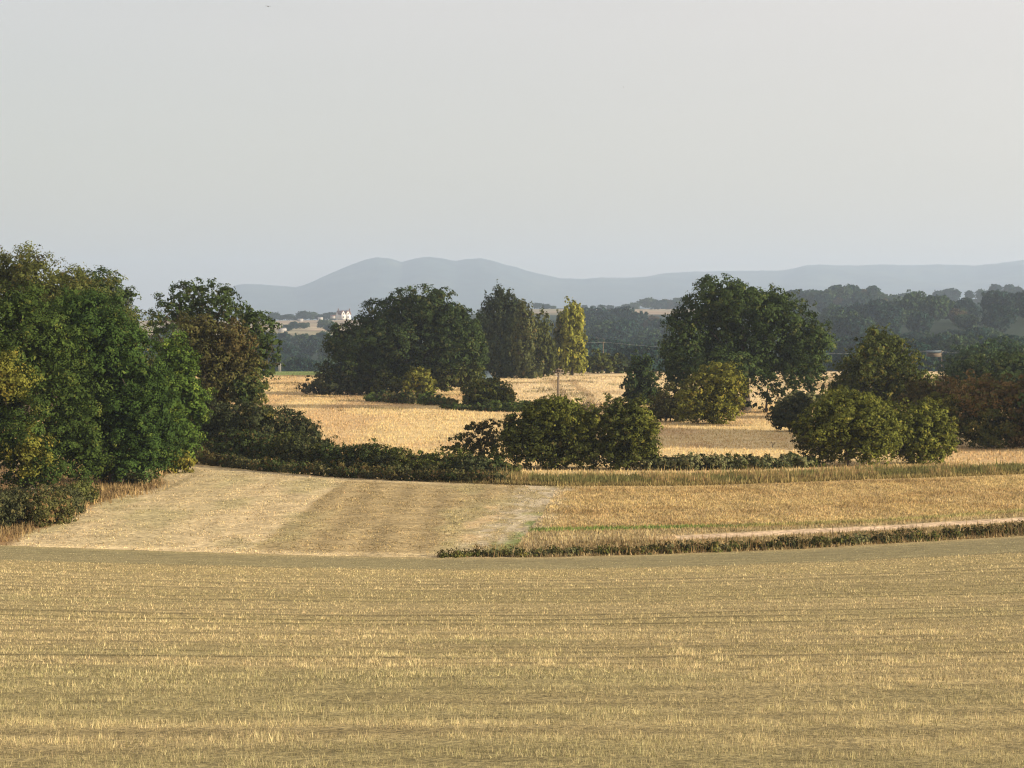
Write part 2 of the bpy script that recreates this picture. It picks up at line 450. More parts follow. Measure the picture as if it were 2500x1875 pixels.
def c_left(X, Y):
    n = fbm(X / 3.0, Y / 9.0, 51, 4)
    lit = np.array([.50, .405, .235]); dark = np.array([.37, .29, .15])  # paler left half and darker, striped right half of the field
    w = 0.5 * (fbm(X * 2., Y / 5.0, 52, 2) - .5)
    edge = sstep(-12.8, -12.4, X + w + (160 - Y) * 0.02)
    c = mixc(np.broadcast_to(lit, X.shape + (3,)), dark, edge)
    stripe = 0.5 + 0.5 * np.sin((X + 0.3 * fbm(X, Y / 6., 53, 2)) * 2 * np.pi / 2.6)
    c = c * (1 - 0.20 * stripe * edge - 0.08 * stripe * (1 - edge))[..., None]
    c = mixc(c, (.33, .30, .15), sstep(.5, .75, n) * 0.55)
    c = mixc(c, (.36, .32, .17), 0.5 * sstep(-26, -22, X) * (1 - sstep(-20, -17, X)) * fbm(X / 2., Y / 6., 54, 3))
    orange = sstep(-3.2, -2.4, X + w) * (1 - sstep(-1.0, -.3, X + w)) * (1 - sstep(139, 143, Y))
    c = mixc(c, (.56, .42, .24), orange * 0.7 * sstep(.3, .6, fbm(X / 1.2, Y / 4., 59, 3)))
    xs = split_x(Y)
    t = sstep(-3.4, -1.6, X - xs + w * 2 + 2.5 * (fbm(X / .9, Y / 2.2, 69, 3) - .5))
    chalk = sstep(.42, .6, fbm(X / .5, Y / 1.6, 55, 3))
    c = mixc(c, mixc(np.broadcast_to(np.array([.35, .295, .165]), X.shape + (3,)), (.46, .40, .28), chalk), t * 0.85)
    grn = sstep(-1.6, -.4, X - xs + w * 3) * sstep(.45, .6, fbm(X / 1.3, Y / 3., 56, 3)) * (1 - sstep(130, 140, Y))
    c = mixc(c, (.16, .21, .06), grn * 0.8)
    f = foot(X)
    c = mixc(c, (.58, .47, .27), (1 - sstep(1.2, 3.2, Y - f)) * 0.7)
    c = mixc(c, (.56, .46, .27), sstep(-3.5, -.8, Y - hedge(X)) * 0.6 * (1 - sstep(-8, 0, X)))
    # rut of a wheel track by the trees
    rut = np.exp(-((X + 24.4 + 0.004 * (Y - 165) ** 2 / 6) / .28) ** 2) * sstep(150, 154, Y) * (1 - sstep(170, 175, Y))
    c = mixc(c, (.24, .20, .11), rut * .7)
    # verge under the trees
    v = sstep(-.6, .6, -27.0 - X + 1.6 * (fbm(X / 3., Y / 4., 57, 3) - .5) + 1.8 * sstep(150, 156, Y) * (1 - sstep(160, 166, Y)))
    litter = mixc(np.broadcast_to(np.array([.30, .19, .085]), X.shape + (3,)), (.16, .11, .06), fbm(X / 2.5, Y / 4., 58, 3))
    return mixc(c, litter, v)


def c_right(X, Y):
    c = mixc(np.broadcast_to(np.array([.40, .305, .15]), X.shape + (3,)), (.335, .24, .11), sstep(.4, .7, fbm(X / 5., Y / 3.5, 61, 4)))
    c = mixc(c, (.46, .36, .17), sstep(.5, .75, fbm(X / 9., Y / 3., 62, 3)) * .7)
    xs = split_x(Y)
    near = 1 - sstep(-.2, 1.5, X - xs + 3.0 * (fbm(X / .9, Y / 2.0, 68, 3) - .5))
    c = mixc(c, mixc(np.broadcast_to(np.array([.35, .295, .165]), X.shape + (3,)), (.46, .40, .28), sstep(.42, .6, fbm(X / .5, Y / 1.6, 55, 3))), near * .8)
    g = green_line(X)
    c = mixc(c, (.15, .20, .055), (1 - sstep(.5, 1.3, np.abs(Y - g + .6 * (fbm(X / 2., Y, 64, 2) - .5)))) * (1 - 0.55 * sstep(10, 16, X)))
    c = mixc(c, (.36, .29, .155), 1 - sstep(-2.0, -1.0, Y - g))
    tr = track_line(X)
    on = (1 - sstep(1.0, 1.6, np.abs(Y - tr + .5 * (fbm(X / 3., Y, 66, 2) - .5)))) * sstep(6.5, 11, X)
    c = mixc(c, (.58, .44, .29), on * .95)
    c = mixc(c, (.42, .33, .17), sstep(-1.6, -.5, Y - hedge(X)) * .6)
    return c


def c_meadow(X, Y):
    c = mixc(np.broadcast_to(np.array([.60, .465, .235]), X.shape + (3,)), (.52, .375, .195), sstep(.4, .68, fbm(X / 6., Y / 26., 71, 4)))
    c = mixc(c, (.63, .51, .31), sstep(280, 350, Y) * sstep(-8, 5, X) * .8)
    c = mixc(c, (.30, .22, .11), .8 * sstep(.6, .72, fbm(X / 11., Y / 9., 72, 3)) * sstep(330, 380, Y))
    c = mixc(c, (.33, .24, .13), .7 * (1 - sstep(.5, 1.0, np.abs(X - 4.2 - (Y - 300) * 0.05 - 2.5 * np.sin(Y / 40.)))) * sstep(300, 330, Y) * (1 - sstep(420, 450, Y)))
    c = mixc(c, (.33, .24, .13), .7 * (1 - sstep(.5, 1.0, np.abs(X - 8.0 - (Y - 300) * 0.05 - 2.5 * np.sin(Y / 40.)))) * sstep(300, 330, Y) * (1 - sstep(420, 450, Y)))
    c = mixc(c, (.20, .25, .085), sstep(468, 474, Y) * (X < -15))
    return c


def split_x(Y): return np.interp(Y, [100, 114, 125, 135, 153, 158, 170], [-.6, .1, 1.0, 1.9, 3.0, 3.3, 3.8])
GL = curve([(1150, 1145), (1350, 1141), (1600, 1137), (1900, 1126), (2212, 1104), (2500, 1090)])
def green_line(X): return np.interp(X, *GL)
TL = curve([(1400, 1166), (1700, 1150), (1900, 1141), (2212, 1122), (2500, 1106)])
def track_line(X): return np.interp(X, *TL)


def patch(name, Xg, Yg, colf, mat, kind='structure', zoff=0.0):
    r, c = Xg.shape
    Z = hz(Xg, Yg) + zoff
    V = np.stack([Xg, Yg, Z], -1).reshape(-1, 3)
    i = np.arange(r * c).reshape(r, c)
    Q = np.stack([i[:-1, :-1], i[:-1, 1:], i[1:, 1:], i[1:, :-1]], -1).reshape(-1, 4)
    o = mesh_from(name, V, Q, 4, mat, colf(Xg, Yg).reshape(-1, 3), None, True)
    o['kind'] = kind
    return o


q = np.linspace(-1, 1, 461); xs = 62 * q + 150 * q ** 7
v = np.concatenate([np.linspace(-0.5, 0.1, 30)[:-1], np.linspace(0.1, 1, 400)])
Xg = np.repeat(xs[None], len(v), 0); patch('near_field', Xg, v[:, None] * foot(Xg), lambda X, Y: c_near(X, Y) * np.array([.80, .82, .80]), M_SOIL)
v = np.linspace(0, 1, 110)
yc = foot(np.zeros(1)) + v * (hedge(np.zeros(1)) - foot(np.zeros(1)))
xsp = split_x(yc)[:, None]
s = np.linspace(0, 1, 330)[None]
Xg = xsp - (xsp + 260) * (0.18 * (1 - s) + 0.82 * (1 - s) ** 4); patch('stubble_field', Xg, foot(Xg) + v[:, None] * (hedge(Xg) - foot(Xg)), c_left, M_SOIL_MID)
Xg = xsp + (260 - xsp) * (0.20 * s + 0.80 * s ** 4); patch('hay_field', Xg, foot(Xg) + v[:, None] * (hedge(Xg) - foot(Xg)), c_right, M_SOIL_MID)
q = np.linspace(-1, 1, 321); xs = 105 * q + 195 * q ** 5
v = np.linspace(0, 1, 200) ** 1.5
Xg = np.repeat(xs[None], len(v), 0); patch('meadow', Xg, hedge(Xg) + v[:, None] * (FAR_EDGE - hedge(Xg)), c_meadow, M_SOIL_WIDE)


def c_valley(X, Y):
    u = X / Y; Y = unspread(Y)
    c = np.broadcast_to(np.array([.026, .042, .026]), X.shape + (3,))
    fld = np.zeros(X.shape)
    fld = np.maximum(fld, (u < -0.03) * sstep(1390, 1420, Y) * (1 - sstep(2350, 2400, Y)))
    fld = np.maximum(fld, (u > -0.01) * (u < 0.10) * sstep(1850, 1950, Y) * (1 - sstep(2480, 2520, Y)))
    fld = np.maximum(fld, (u > 0.1487) * (u < 0.1513) * sstep(1300, 1320, Y) * (1 - sstep(1500, 1530, Y)))
    st = sstep(.4, .6, fbm(X / 60., Y / 120., 81, 2))
    c = mixc(c, mixc(np.broadcast_to(np.array([.36, .29, .20]), X.shape + (3,)), (.25, .23, .15), st), fld)
    return mixc(c, (.06, .08, .05), sstep(2600, 3000, Y))


us = np.linspace(-0.55, 0.55, 300)
Yv = np.concatenate([np.linspace(FAR_EDGE, 760, 30)[:-1], np.linspace(760, 2700, 150)[:-1], np.geomspace(2700, 16700, 60)])
Yv = spread(Yv); Yv = Yv[Yv < 17000]; rowf = np.repeat(Yv[:, None], len(us), 1)
XX = us[None] * rowf
k = np.clip((rowf - FAR_EDGE) / 40, 0, 1); XX = XX  # fan widening with distance
patch('valley', XX, rowf, c_valley, M_HILL)

# the far ridge of hills
SK = np.array([(-400, 690), (200, 690), (330, 676), (400, 660), (450, 642), (490, 624), (512, 616), (530, 613), (560, 613), (600, 617), (640, 621), (665, 613), (700, 597), (760, 571),
               (790, 560), (815, 555), (840, 557), (868, 566), (895, 558), (925, 554), (950, 556), (985, 564), (1010, 560), (1035, 558), (1060, 562), (1085, 570),
               (1110, 576), (1160, 590), (1210, 600), (1260, 602), (1300, 600), (1350, 600), (1390, 598), (1430, 591), (1500, 587), (1600, 585), (1690, 585),
               (1740, 574), (1770, 572), (1800, 573), (1860, 574), (1900, 571), (1970, 573), (2030, 571), (2110, 574), (2160, 568), (2212, 561), (2400, 552), (2700, 570), (3000, 600)], float)
us = np.linspace(-0.42, 0.42, 900); Yh = np.linspace(10200, 16300, 90)
crestY = 13000 + 600 * np.sin(us * 9) + 650 * (us > 0.03) * sstep(.03, .09, us)
sky_y = np.interp(us * F + CX, SK[:, 0], SK[:, 1]) + 2.2 * (fbm(us * 95, us * 0, 97, 3) - .5) + 1.2 * (fbm(us * 420, us * 0, 98, 2) - .5)
crest = EYE + (HOR - sky_y) / F * crestY
U, YY = np.meshgrid(us, Yh)
t = (YY - crestY[None]) / np.where(YY < crestY[None], crestY[None] - 10200, 16300 - crestY[None])
prof = np.where(t < 0, sstep(-1, 0, t) * 0.6 + 0.4 * (1 + t), 1 - sstep(0, 1, t))
spur = 1 + 0.35 * (fbm(U * 34 + YY / 1300., YY / 1200., 91, 3) - .5) * np.clip(-t * 3, 0, 1)
ZZ = -16 + (crest[None] + 16) * prof * spur
V = np.stack([U * YY, YY, ZZ], -1).reshape(-1, 3)
i = np.arange(U.size).reshape(U.shape)
Q = np.stack([i[:-1, :-1], i[:-1, 1:], i[1:, 1:], i[1:, :-1]], -1).reshape(-1, 4)
hc = mixc(np.broadcast_to(np.array([.035, .055, .05]), U.shape + (3,)), (.055, .072, .055), sstep(.45, .6, fbm(U * 60, YY / 400., 93, 3)) * sstep(120, 220, ZZ))  # bluish base colour stands in for some of the distance haze
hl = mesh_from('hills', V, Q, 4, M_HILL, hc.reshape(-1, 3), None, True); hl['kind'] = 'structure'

# ------------------------------------------------------------------ grass and other uncountable growth
rngG = np.random.default_rng(5)


def blades(name, X, Y, h, w, colr, lean=0.35, mat=None, kind='stuff', label=None, cat='grass', droop=0.0):
    n = len(X); rng = np.random.default_rng(n)
    Z = hz(X, Y) - 0.01
    yaw = rng.uniform(0, np.pi, n); dx = np.cos(yaw) * w / 2; dy = np.sin(yaw) * w / 2
    la = rng.uniform(0, 2 * np.pi, n); lm = np.clip(np.abs(rng.normal(size=n)) * lean, 0, 3.0) * h
    tx = X + np.cos(la) * lm; ty = Y + np.sin(la) * lm; tz = Z + h * np.sqrt(np.clip(1 - (lm / np.maximum(h, 1e-4)) ** 2, .08, 1))
    V = np.stack([np.stack([X - dx, Y - dy, Z], 1), np.stack([X + dx, Y + dy, Z], 1), np.stack([tx, ty, tz], 1)], 1).reshape(-1, 3)
    o = mesh_from(name, V, np.arange(3 * n), 3, mat or M_GRASS, np.repeat(colr, 3, axis=0))
    tag(o, label, cat, None, kind)
    return o


def jitter(c, rng, a=0.2):
    n = len(c)
    return np.clip(c * rng.uniform(1 - a, 1 + a, n)[:, None] * (1 + rng.normal(size=(n, 3)) * 0.03), 0.005, .9)


# near stubble: thick close to the eye, thinner and coarser with distance
Xs, Ys = [], []
edges = np.linspace(13, 119, 107)
for a, b in zip(edges[:-1], edges[1:]):
    m = (a + b) / 2; rho = min(1500, 1500 * (19 / m) ** 1.62); hw = 0.2340 * m + 2.2
    k = int(rho * 2 * hw * (b - a)); Xs.append(rngG.uniform(-hw, hw, k)); Ys.append(rngG.uniform(a, b, k))
X, Y = np.concatenate(Xs), np.concatenate(Ys)
keep = Y < foot(X) - 0.1; X, Y = X[keep], Y[keep]
s = Y * 112.0 / foot(X)
row = near_rows(X, s)
tuft = fbm(X / .28, Y / .34, 23, 3)
h = (0.025 + 0.06 * rngG.random(len(X)) ** 1.5) * np.clip(0.35 + 1.2 * row, .5, 2) * np.clip(2.3 * tuft - .25, .3, 2)
tall = rngG.random(len(X)) < 0.012; h = np.where(tall, h * 1.8, h)
flat = rngG.random(len(X)) < .18
h = h * (1 - 0.55 * sstep(93, 97, s))
w = np.maximum(0.007, 0.95 * Y / 2190) * rngG.uniform(.6, 1.3, len(X))
cc = jitter(c_near(X, Y) * 1.10 * (.42 + 1.15 * tuft)[:, None] * np.array([.95, 1.0, 1.10]), rngG, .2)
hi = rngG.random(len(X)) < 0.10; cc[hi] = cc[hi] * 1.22 + np.array([.02, .018, .012])
gr = rngG.random(len(X)) < 0.22; cc[gr] = cc[gr] * np.array([.55, .58, .5])
blades('stubble', X, Y, h, w * np.where(s < 30, .8, 1.0), cc, np.where(flat, 2.2, 0.6), label='short dry cut stubble covering the sloping near field', cat='stubble')

# left field and hay field: short growth
n = 170000
X = rngG.uniform(-38, 44, n); Yr = rngG.random(n); f = foot(X); g = hedge(X); Y = f + (g - f) * Yr
lf = X < split_x(Y)
m = lf & (X > -29)
pt = fbm(X[m] / .55, Y[m] / 1.3, 44, 3)
cc = jitter(c_left(X[m], Y[m]) * (.62 + .86 * pt)[:, None], rngG, .3)
hh = rngG.uniform(.02, .09, m.sum()) * np.clip(2.2 * fbm(X[m] / .8, Y[m] / 1.6, 43, 3) - .2, .1, 2); hh = np.where(rngG.random(m.sum()) < .03, hh * 2, hh)
blades('mown_grass', X[m], Y[m], hh, rngG.uniform(.05, .11, m.sum()), cc, .7, label='pale mown stubble of the field beside the big trees', cat='stubble')
m = ~lf & (np.abs(Y - track_line(X)) > np.where(X > 9, 1.5, 0))
pt = fbm(X[m] / .7, Y[m] / 2.2, 45, 3)
cc = jitter(c_right(X[m], Y[m]) * (.66 + .76 * pt)[:, None], rngG, .16)
gold = (Y[m] > green_line(X[m]) + .8)
hh = np.where(gold, rngG.uniform(.05, .17, m.sum()), rngG.uniform(.06, .22, m.sum())) * (Y[m] < hedge(X[m]) - .5)+.03
blades('hay', X[m], Y[m], hh, rngG.uniform(.05, .12, m.sum()), cc, .4, label='golden brown uncut grass of the field below the hedge on the right', cat='hay')

# long pale meadow grass
Xs, Ys = [], []
for a, b in zip(np.linspace(150, 500, 36)[:-1], np.linspace(150, 500, 36)[1:]):
    m = (a + b) / 2; rho = 6.5 * (200 / m) ** 1.1; hw = .25 * m + 6
    k = int(rho * 2 * hw * (b - a)); Xs.append(rngG.uniform(-hw, hw, k)); Ys.append(rngG.uniform(a, b, k))
X, Y = np.concatenate(Xs), np.concatenate(Ys); keep = Y > hedge(X) + 5; X, Y = X[keep], Y[keep]
h = rngG.uniform(.08, .32, len(X)) * (.6 + .7 * fbm(X / 2., Y / 12., 33, 4)) * (1 - .75 * sstep(466, 472, Y))
cc = jitter(c_meadow(X, Y) * 1.03, rngG, .12)
scrub = (fbm(X / 5., Y / 9., 48, 3) > .63) & (Y > 285); h = np.where(scrub, h * 1.5, h); cc[scrub] = cc[scrub] * np.array([.50, .52, .50])
dk = rngG.random(len(X)) < .05; cc[dk] *= np.array([.55, .55, .6])
blades('meadow_grass', X, Y, h, np.maximum(.09, .8 * Y / 2190) * rngG.uniform(.7, 1.5, len(X)), cc, .3, label='long bleached grass standing in the sunlit pale meadow', cat='grass')


def strip(path, width, n, rng, x0=None, x1=None):
    """random points in a band behind a ground line"""
    X = rng.uniform(x0, x1, n); d = rng.random(n) * width
    return X, np.interp(X, *path) + d, d


# rough dry verge along the far hedge line
X, Y, d = strip(HEDGE, 7.5, 30000, rngG, -6, 44)
p = fbm(X / 2.2, Y / 3., 35, 3); k = len(X)
cc = np.where((p > .52)[:, None], np.array([.33, .24, .11]), np.array([.15, .14, .055]))
cc = np.where((rngG.random(k) < .25)[:, None], np.array([.20, .20, .075]), cc)
cc = np.where((d < 1.3)[:, None], np.array([.26, .21, .09]), cc)
h = rngG.uniform(.25, .8, k) * (.5 + .9 * p) * np.where(d < 1.2, .6, 1.0) * (.5 + .5 * sstep(-6, 0, X))
tall = rngG.random(k) < .03; h = np.where(tall, h * 1.7, h)
blades('verge_grass', X, Y, h, rngG.uniform(.06, .14, k), jitter(cc, rngG, .3), .3, label='rough dry verge grass below the hawthorn hedge line', cat='grass')
# bank below the big trees on the left
n = 9000
Y = rngG.uniform(118, 182, n); X = -27.4 - rngG.random(n) ** 1.4 * 9 + rngG.normal(size=n) * .5 + 2.6 * sstep(144, 150, Y) * (1 - sstep(158, 166, Y)) * rngG.random(n)
p = fbm(X / 1.6, Y / 3., 37, 3)
cc = np.where((p > .5)[:, None], np.array([.36, .26, .125]), np.array([.23, .165, .08]))
h = rngG.uniform(.15, .6, n) * (.5 + p); h = np.where(Y > 166, h * 1.5, h)
blades('bank_grass', X, Y, h, rngG.uniform(.05, .13, n), jitter(cc, rngG, .25), .4, label='dry tawny grass on the bank under the big left trees', cat='grass')
# dead weed stems between track and ditch
X, Y, d = strip(FOOT, 7.0, 12000, rngG, -2, 36)
m = (Y < np.where(X > 8, track_line(X) - 1.2, green_line(X) - .8)); X, Y, d = X[m], Y[m], d[m]; k = len(X)
cc = np.where((fbm(X / 2., Y / 2., 38, 2) > .5)[:, None], np.array([.27, .19, .09]), np.array([.20, .15, .075]))
tip = (d < 1.9) & (rngG.random(k) < .6)
blades('dead_weeds', X, Y, np.where(tip, rngG.uniform(.35, .95, k) * (.4 + .6 * sstep(0, 14, X)) * np.clip(2.2 * fbm(X / 2.5, Y, 47, 2) - .3, .1, 1.5), np.where(rngG.random(k) < .06, 2.2, 1) * np.where(X > 8, rngG.uniform(.08, .3, k), rngG.uniform(.1, .42, k)) * (.3 + .7 * sstep(-1.5, 5, X))) * (.4 + fbm(X / 1.5, Y / 1.5, 39, 2)), rngG.uniform(.03, .08, k), jitter(cc, rngG, .25), .3,
       label='brown dead weeds between the pale track and the dark ditch strip', cat='weeds')


# ------------------------------------------------------------------ the trees and shrubs
T, S = 'tree', 'shrub'
# big group at the left
plant('broad_tree', 'olive tinged tallest tree at the back of the big left group', T, 192,
      [(-60, 765, 145, 180), (60, 690, 115, 122), (20, 630, 58, 78, 'olive'), (120, 640, 70, 75), (190, 720, 100, 110), (270, 790, 75, 110), (60, 602, 52, 50), (20, 592, 46, 44), (150, 850, 160, 130), (300, 860, 60, 90)], 110, 'olive', girth=.4)
plant('broad_tree', 'dark green tree whose crown rises behind the tallest left tree', T, 203,
      [(225, 650, 55, 60, 'oak'), (165, 640, 60, 55), (255, 690, 38, 50), (220, 750, 60, 90)], 220, 'front', girth=.35)
plant('oak_tree', 'deep green oak nearest on the left with low hanging boughs and yellow patches', T, 150,
      [(-60, 740, 90, 110), (30, 690, 85, 75), (70, 800, 90, 90), (-20, 860, 80, 90), (45, 815, 42, 42, 'gold', -3.6), (130, 880, 75, 110), (150, 985, 55, 62), (60, 950, 85, 80), (90, 965, 42, 46, 'gold', -3.3),
       (185, 950, 38, 75), (100, 1015, 60, 40), (-40, 930, 70, 70), (120, 740, 45, 55)], 60, 'front', girth=.45, cover=2.6)
plant('oak_tree', 'very dark oak between the yellow patched oak and the bright green tree', T, 160,
      [(205, 730, 80, 85), (150, 690, 55, 50), (265, 800, 75, 85), (215, 870, 75, 90), (290, 900, 62, 85), (330, 860, 42, 80), (240, 960, 65, 68), (300, 965, 50, 58), (345, 920, 35, 60), (285, 1005, 62, 32), (215, 1015, 48, 30), (330, 985, 40, 34)], 250, 'deep', girth=.4, cover=2.6)
plant('maple_tree', 'bright fresh green tree at the right edge of the big left group', T, 176,
      [(368, 770, 34, 50), (395, 800, 32, 50), (400, 860, 40, 55), (360, 850, 40, 70), (385, 920, 48, 50), (425, 880, 20, 36), (350, 930, 40, 55), (405, 955, 26, 32)], 385, 'bright', girth=.25, cover=2.4)
plant('ash_tree', 'tall ash with an open domed crown showing its branches', T, 216,
      [(430, 640, 62, 34), (475, 660, 48, 38), (385, 660, 50, 36), (360, 690, 32, 32), (410, 690, 40, 26), (495, 690, 28, 30), (340, 715, 18, 16)], 450, 'oak',
      gap=.35, core=.05, girth=.42, cover=1.7, limbs=7, extra=3)
plant('ash_tree', 'slender tree with loose grey green crown right of the open domed ash', T, 210,
      [(535, 690, 27, 28), (560, 715, 36, 34), (582, 745, 24, 30), (550, 755, 36, 36), (575, 790, 34, 22), (540, 810, 40, 40)], 525, 'oak', gap=.35, core=.06, cover=1.7, girth=.26, extra=3)
plant('thorn_tree', 'brown leaved tree standing in front of the open domed ash', T, 204,
      [(430, 730, 46, 50), (465, 790, 60, 60), (505, 740, 36, 44, 'rust'), (520, 800, 42, 48), (450, 860, 62, 55), (530, 850, 38, 36, 'oak'), (400, 770, 30, 46), (540, 830, 28, 26, 'olive')], 460, 'brown', girth=.3, third=.4, gap=.1)
plant('holly_bush', 'dark leafy bush under the brown leaved tree', S, 194,
      [(450, 910, 45, 45), (500, 915, 50, 42), (470, 950, 60, 34), (545, 905, 30, 30)], 480, 'thorn', girth=.1)
plant('blackthorn_thicket', 'dark spiky blackthorn thicket sloping down to the pale meadow', S, 190,
      [(560, 925, 50, 50), (615, 930, 45, 42), (655, 945, 38, 35), (685, 960, 26, 24), (600, 960, 80, 30), (560, 895, 26, 26, 'olive'), (520, 950, 40, 36)], 600, 'thorn', girth=.08, upright=.6, third=.2)

# brambles of the left hedge bank, one long bush
def hedge_row(name, label, cat, line, Yoff, hpx, pal, wid, n, leaf, group=None, seed=1, upright=0.3, third=.2, part='foliage', lo=.72, hi=1.15):
    rng = np.random.default_rng(seed); lobes = []; pals = []
    x = line[0][0]
    px, py = np.array(line, float).T
    c0 = len(px) // 2; Y0 = dist(py[c0]) + Yoff; bx = wx(px[c0], Y0); bz = float(hz(bx, Y0))
    while x < px[-1]:
        yb = np.interp(x, px, py); Y = dist(yb) + Yoff + rng.uniform(-.3, .3) * wid
        h = np.interp(x, px, [p for p in hpx]) * rng.uniform(lo, hi) / F * Y
        r = h * rng.uniform(.7, 1.1)
        lobes.append((wx(x, Y) - bx, Y - Y0, h * .42, r, max(wid * .5, r * .7), h * .62)); pals.append(pal if isinstance(pal, str) else pal[rng.integers(len(pal))])
        x += r * F / Y * rng.uniform(.55, .9)
    root = empty(name, (bx, Y0, bz)); tag(root, label, cat, group)
    leaf_mesh(part, lobes, pals, n, leaf, seed, .42, None, root, .8, .12, 0, -0.15, third, upright)
    return root


hedge_row('bramble_hedge', 'long dark bramble hedge running from the left trees to the central hawthorns', 'hedge',
          [(425, 992), (560, 1006), (700, 1020), (850, 1030), (1000, 1038), (1110, 1042)], 5.5, [50, 62, 62, 56, 46, 30], ['bramble', 'thorn', 'bramble', 'hawdark'], 4.0, 42000, .17, seed=11)
hedge_row('dock_growth', 'low reddish brown weeds along the foot of the bramble hedge', 'weeds',
          [(425, 1002), (480, 1008), (560, 1017), (700, 1029), (850, 1037), (1000, 1042), (1090, 1045)], .9, [28, 32, 26, 22, 26, 26, 20], ['rust', 'weed', 'bramble', 'nettle'], 1.2, 16000, .14, seed=12, upright=.6, third=.35)
hedge_row('bramble_strip', 'low dark bramble strip between the central and the right hawthorns', 'hedge',
          [(1395, 1030), (1500, 1030), (1600, 1028), (1760, 1022)], 7.5, [26, 30, 24, 22], ['thorn', 'hawdark', 'sage'], 2.0, 13000, .17, seed=13, upright=.5)
hedge_row('ditch_weeds', 'dark strip of nettles and docks along the ditch above the near field', 'weeds',
          [(948, 1208), (1010, 1207), (1150, 1205), (1350, 1202), (1550, 1195), (1750, 1186), (2000, 1171), (2290, 1152)], .75, [1.2, 4, 7.5, 10, 13, 16, 14, 20], ['weed', 'brown', 'nettle', 'brown', 'weed', 'olive', 'sage'], 0.9, 24000, .11, seed=14, upright=.8, third=.35, lo=.3, hi=1.25)
hedge_row('nettle_patch', 'grey green nettle patch at the left edge below the oak', 'weeds',
          [(-60, 1140), (20, 1150), (90, 1140), (150, 1115), (190, 1085)], 3.5, [70, 72, 62, 46, 30], ['nettle', 'nettle', 'weed', 'olive'], 6.0, 26000, .13, seed=15, upright=.5, third=.2)
plant('bracken_tuft', 'straw coloured grassy bush by the foot of the bright green tree', S, 171,
      [(372, 1005, 26, 22), (400, 1000, 24, 18), (345, 1012, 20, 18)], 375, 'gold', upright=.8, trunk=False, part='foliage', third=.4)
plant('bracken_tuft', 'small pale leafy tuft under the very dark oak', S, 158,
      [(290, 1032, 14, 16), (315, 1034, 12, 14)], 300, 'sage', upright=.7, trunk=False, part='foliage')

# centre of the meadow
plant('oak_tree', 'broad dark domed oak in the middle of the pale meadow', T, 350,
      [(890, 675, 70, 48), (935, 665, 40, 36), (842, 702, 70, 52), (802, 740, 62, 56), (755, 775, 50, 62), (870, 750, 110, 85), (950, 720, 62, 62), (985, 745, 55, 55), (1010, 775, 38, 62), (960, 800, 70, 42), (830, 800, 100, 48), (1015, 715, 22, 28), (740, 740, 30, 35)],
      875, 'darkoak', girth=.55, cover=2.5, core=.14, clump=1.3)
plant('bramble_bush', 'dark mound of brambles at the left foot of the broad oak', S, 352,
      [(720, 825, 48, 32), (690, 838, 34, 18), (760, 822, 50, 34), (800, 832, 40, 24)], 740, 'thorn', girth=.08)
plant('thorn_bush', 'dark tangled bush beneath the right side of the broad oak', S, 347,
      [(850, 828, 50, 26), (965, 815, 45, 28), (1010, 812, 34, 26), (905, 825, 40, 28)], 930, 'hawdark', girth=.08)
plant('willow_bush', 'small golden green bush lit by the sun before the broad oak', S, 338,
      [(905, 820, 28, 24), (918, 835, 24, 20), (890, 838, 18, 18), (900, 806, 14, 12)], 906, 'gold', girth=.08, gap=.1)
plant('hawthorn_bush', 'neat rounded hawthorn alone in the meadow right of the broad oak', S, 292,
      [(1045, 850, 42, 30), (1075, 855, 34, 26, 'haw'), (1050, 835, 32, 16, 'haw'), (1060, 866, 44, 18), (1092, 858, 19, 20, 'hawlit'), (1020, 860, 20, 22)], 1055, 'hawdark', girth=.1, cover=2.6)  # lighter leaves on top and right: sunlight painted into the lobes
hedge_row('bramble_mound', 'low green bramble mound in front of the broad oak', S, [(800, 868), (870, 874), (940, 879), (985, 882)], 6, [14, 24, 24, 14], ['bramble', 'green', 'weed'], 5., 7000, .26, seed=16)
hedge_row('bramble_mound', 'low green bramble ridge right of the rounded hawthorn', S, [(960, 886), (1040, 890), (1120, 892), (1195, 892)], 4, [10, 16, 22, 22], ['bramble', 'green', 'bramble'], 5., 7000, .24, seed=17)
plant('poplar_tree', 'tall dark poplar with a wide many pointed crown', T, 452,
      [(1085, 665, 20, 40), (1065, 690, 22, 50), (1105, 685, 26, 50), (1050, 720, 20, 60), (1085, 735, 45, 80), (1120, 730, 22, 70), (1060, 790, 28, 30), (1100, 790, 36, 32)], 1085, 'poplar',
      upright=.5, flat=2.2, girth=.4, clump=.85, cover=2.5)
plant('poplar_tree', 'grey green poplar with one thin spire beside the wide dark poplar', T, 446,
      [(1128, 690, 13, 36), (1140, 715, 18, 48), (1135, 765, 20, 52), (1122, 750, 14, 60), (1145, 800, 26, 22)], 1135, 'poplarpale', upright=.5, flat=2.2, girth=.3, clump=.7, cover=2.5)
plant('poplar_tree', 'lower brownish poplar between the spired poplar and the yellow one', T, 458,
      [(1168, 725, 22, 45), (1180, 765, 22, 48), (1160, 780, 24, 38), (1190, 775, 12, 30)], 1172, 'olive', upright=.5, flat=1.8, girth=.25, clump=.7, third=.05)
plant('poplar_tree', 'slim yellow poplar glowing in the sun', T, 470,
      [(1233, 680, 21, 26), (1224, 695, 16, 26), (1246, 692, 15, 26), (1242, 708, 21, 46), (1228, 725, 24, 44), (1222, 762, 28, 32), (1250, 756, 17, 42), (1203, 758, 20, 34, 'poplarpale'), (1213, 720, 15, 32, 'poplarpale'), (1235, 785, 30, 22)], 1236, 'popyellow', upright=.5, flat=2.0, girth=.22, clump=.6, cover=3.0, third=.12)
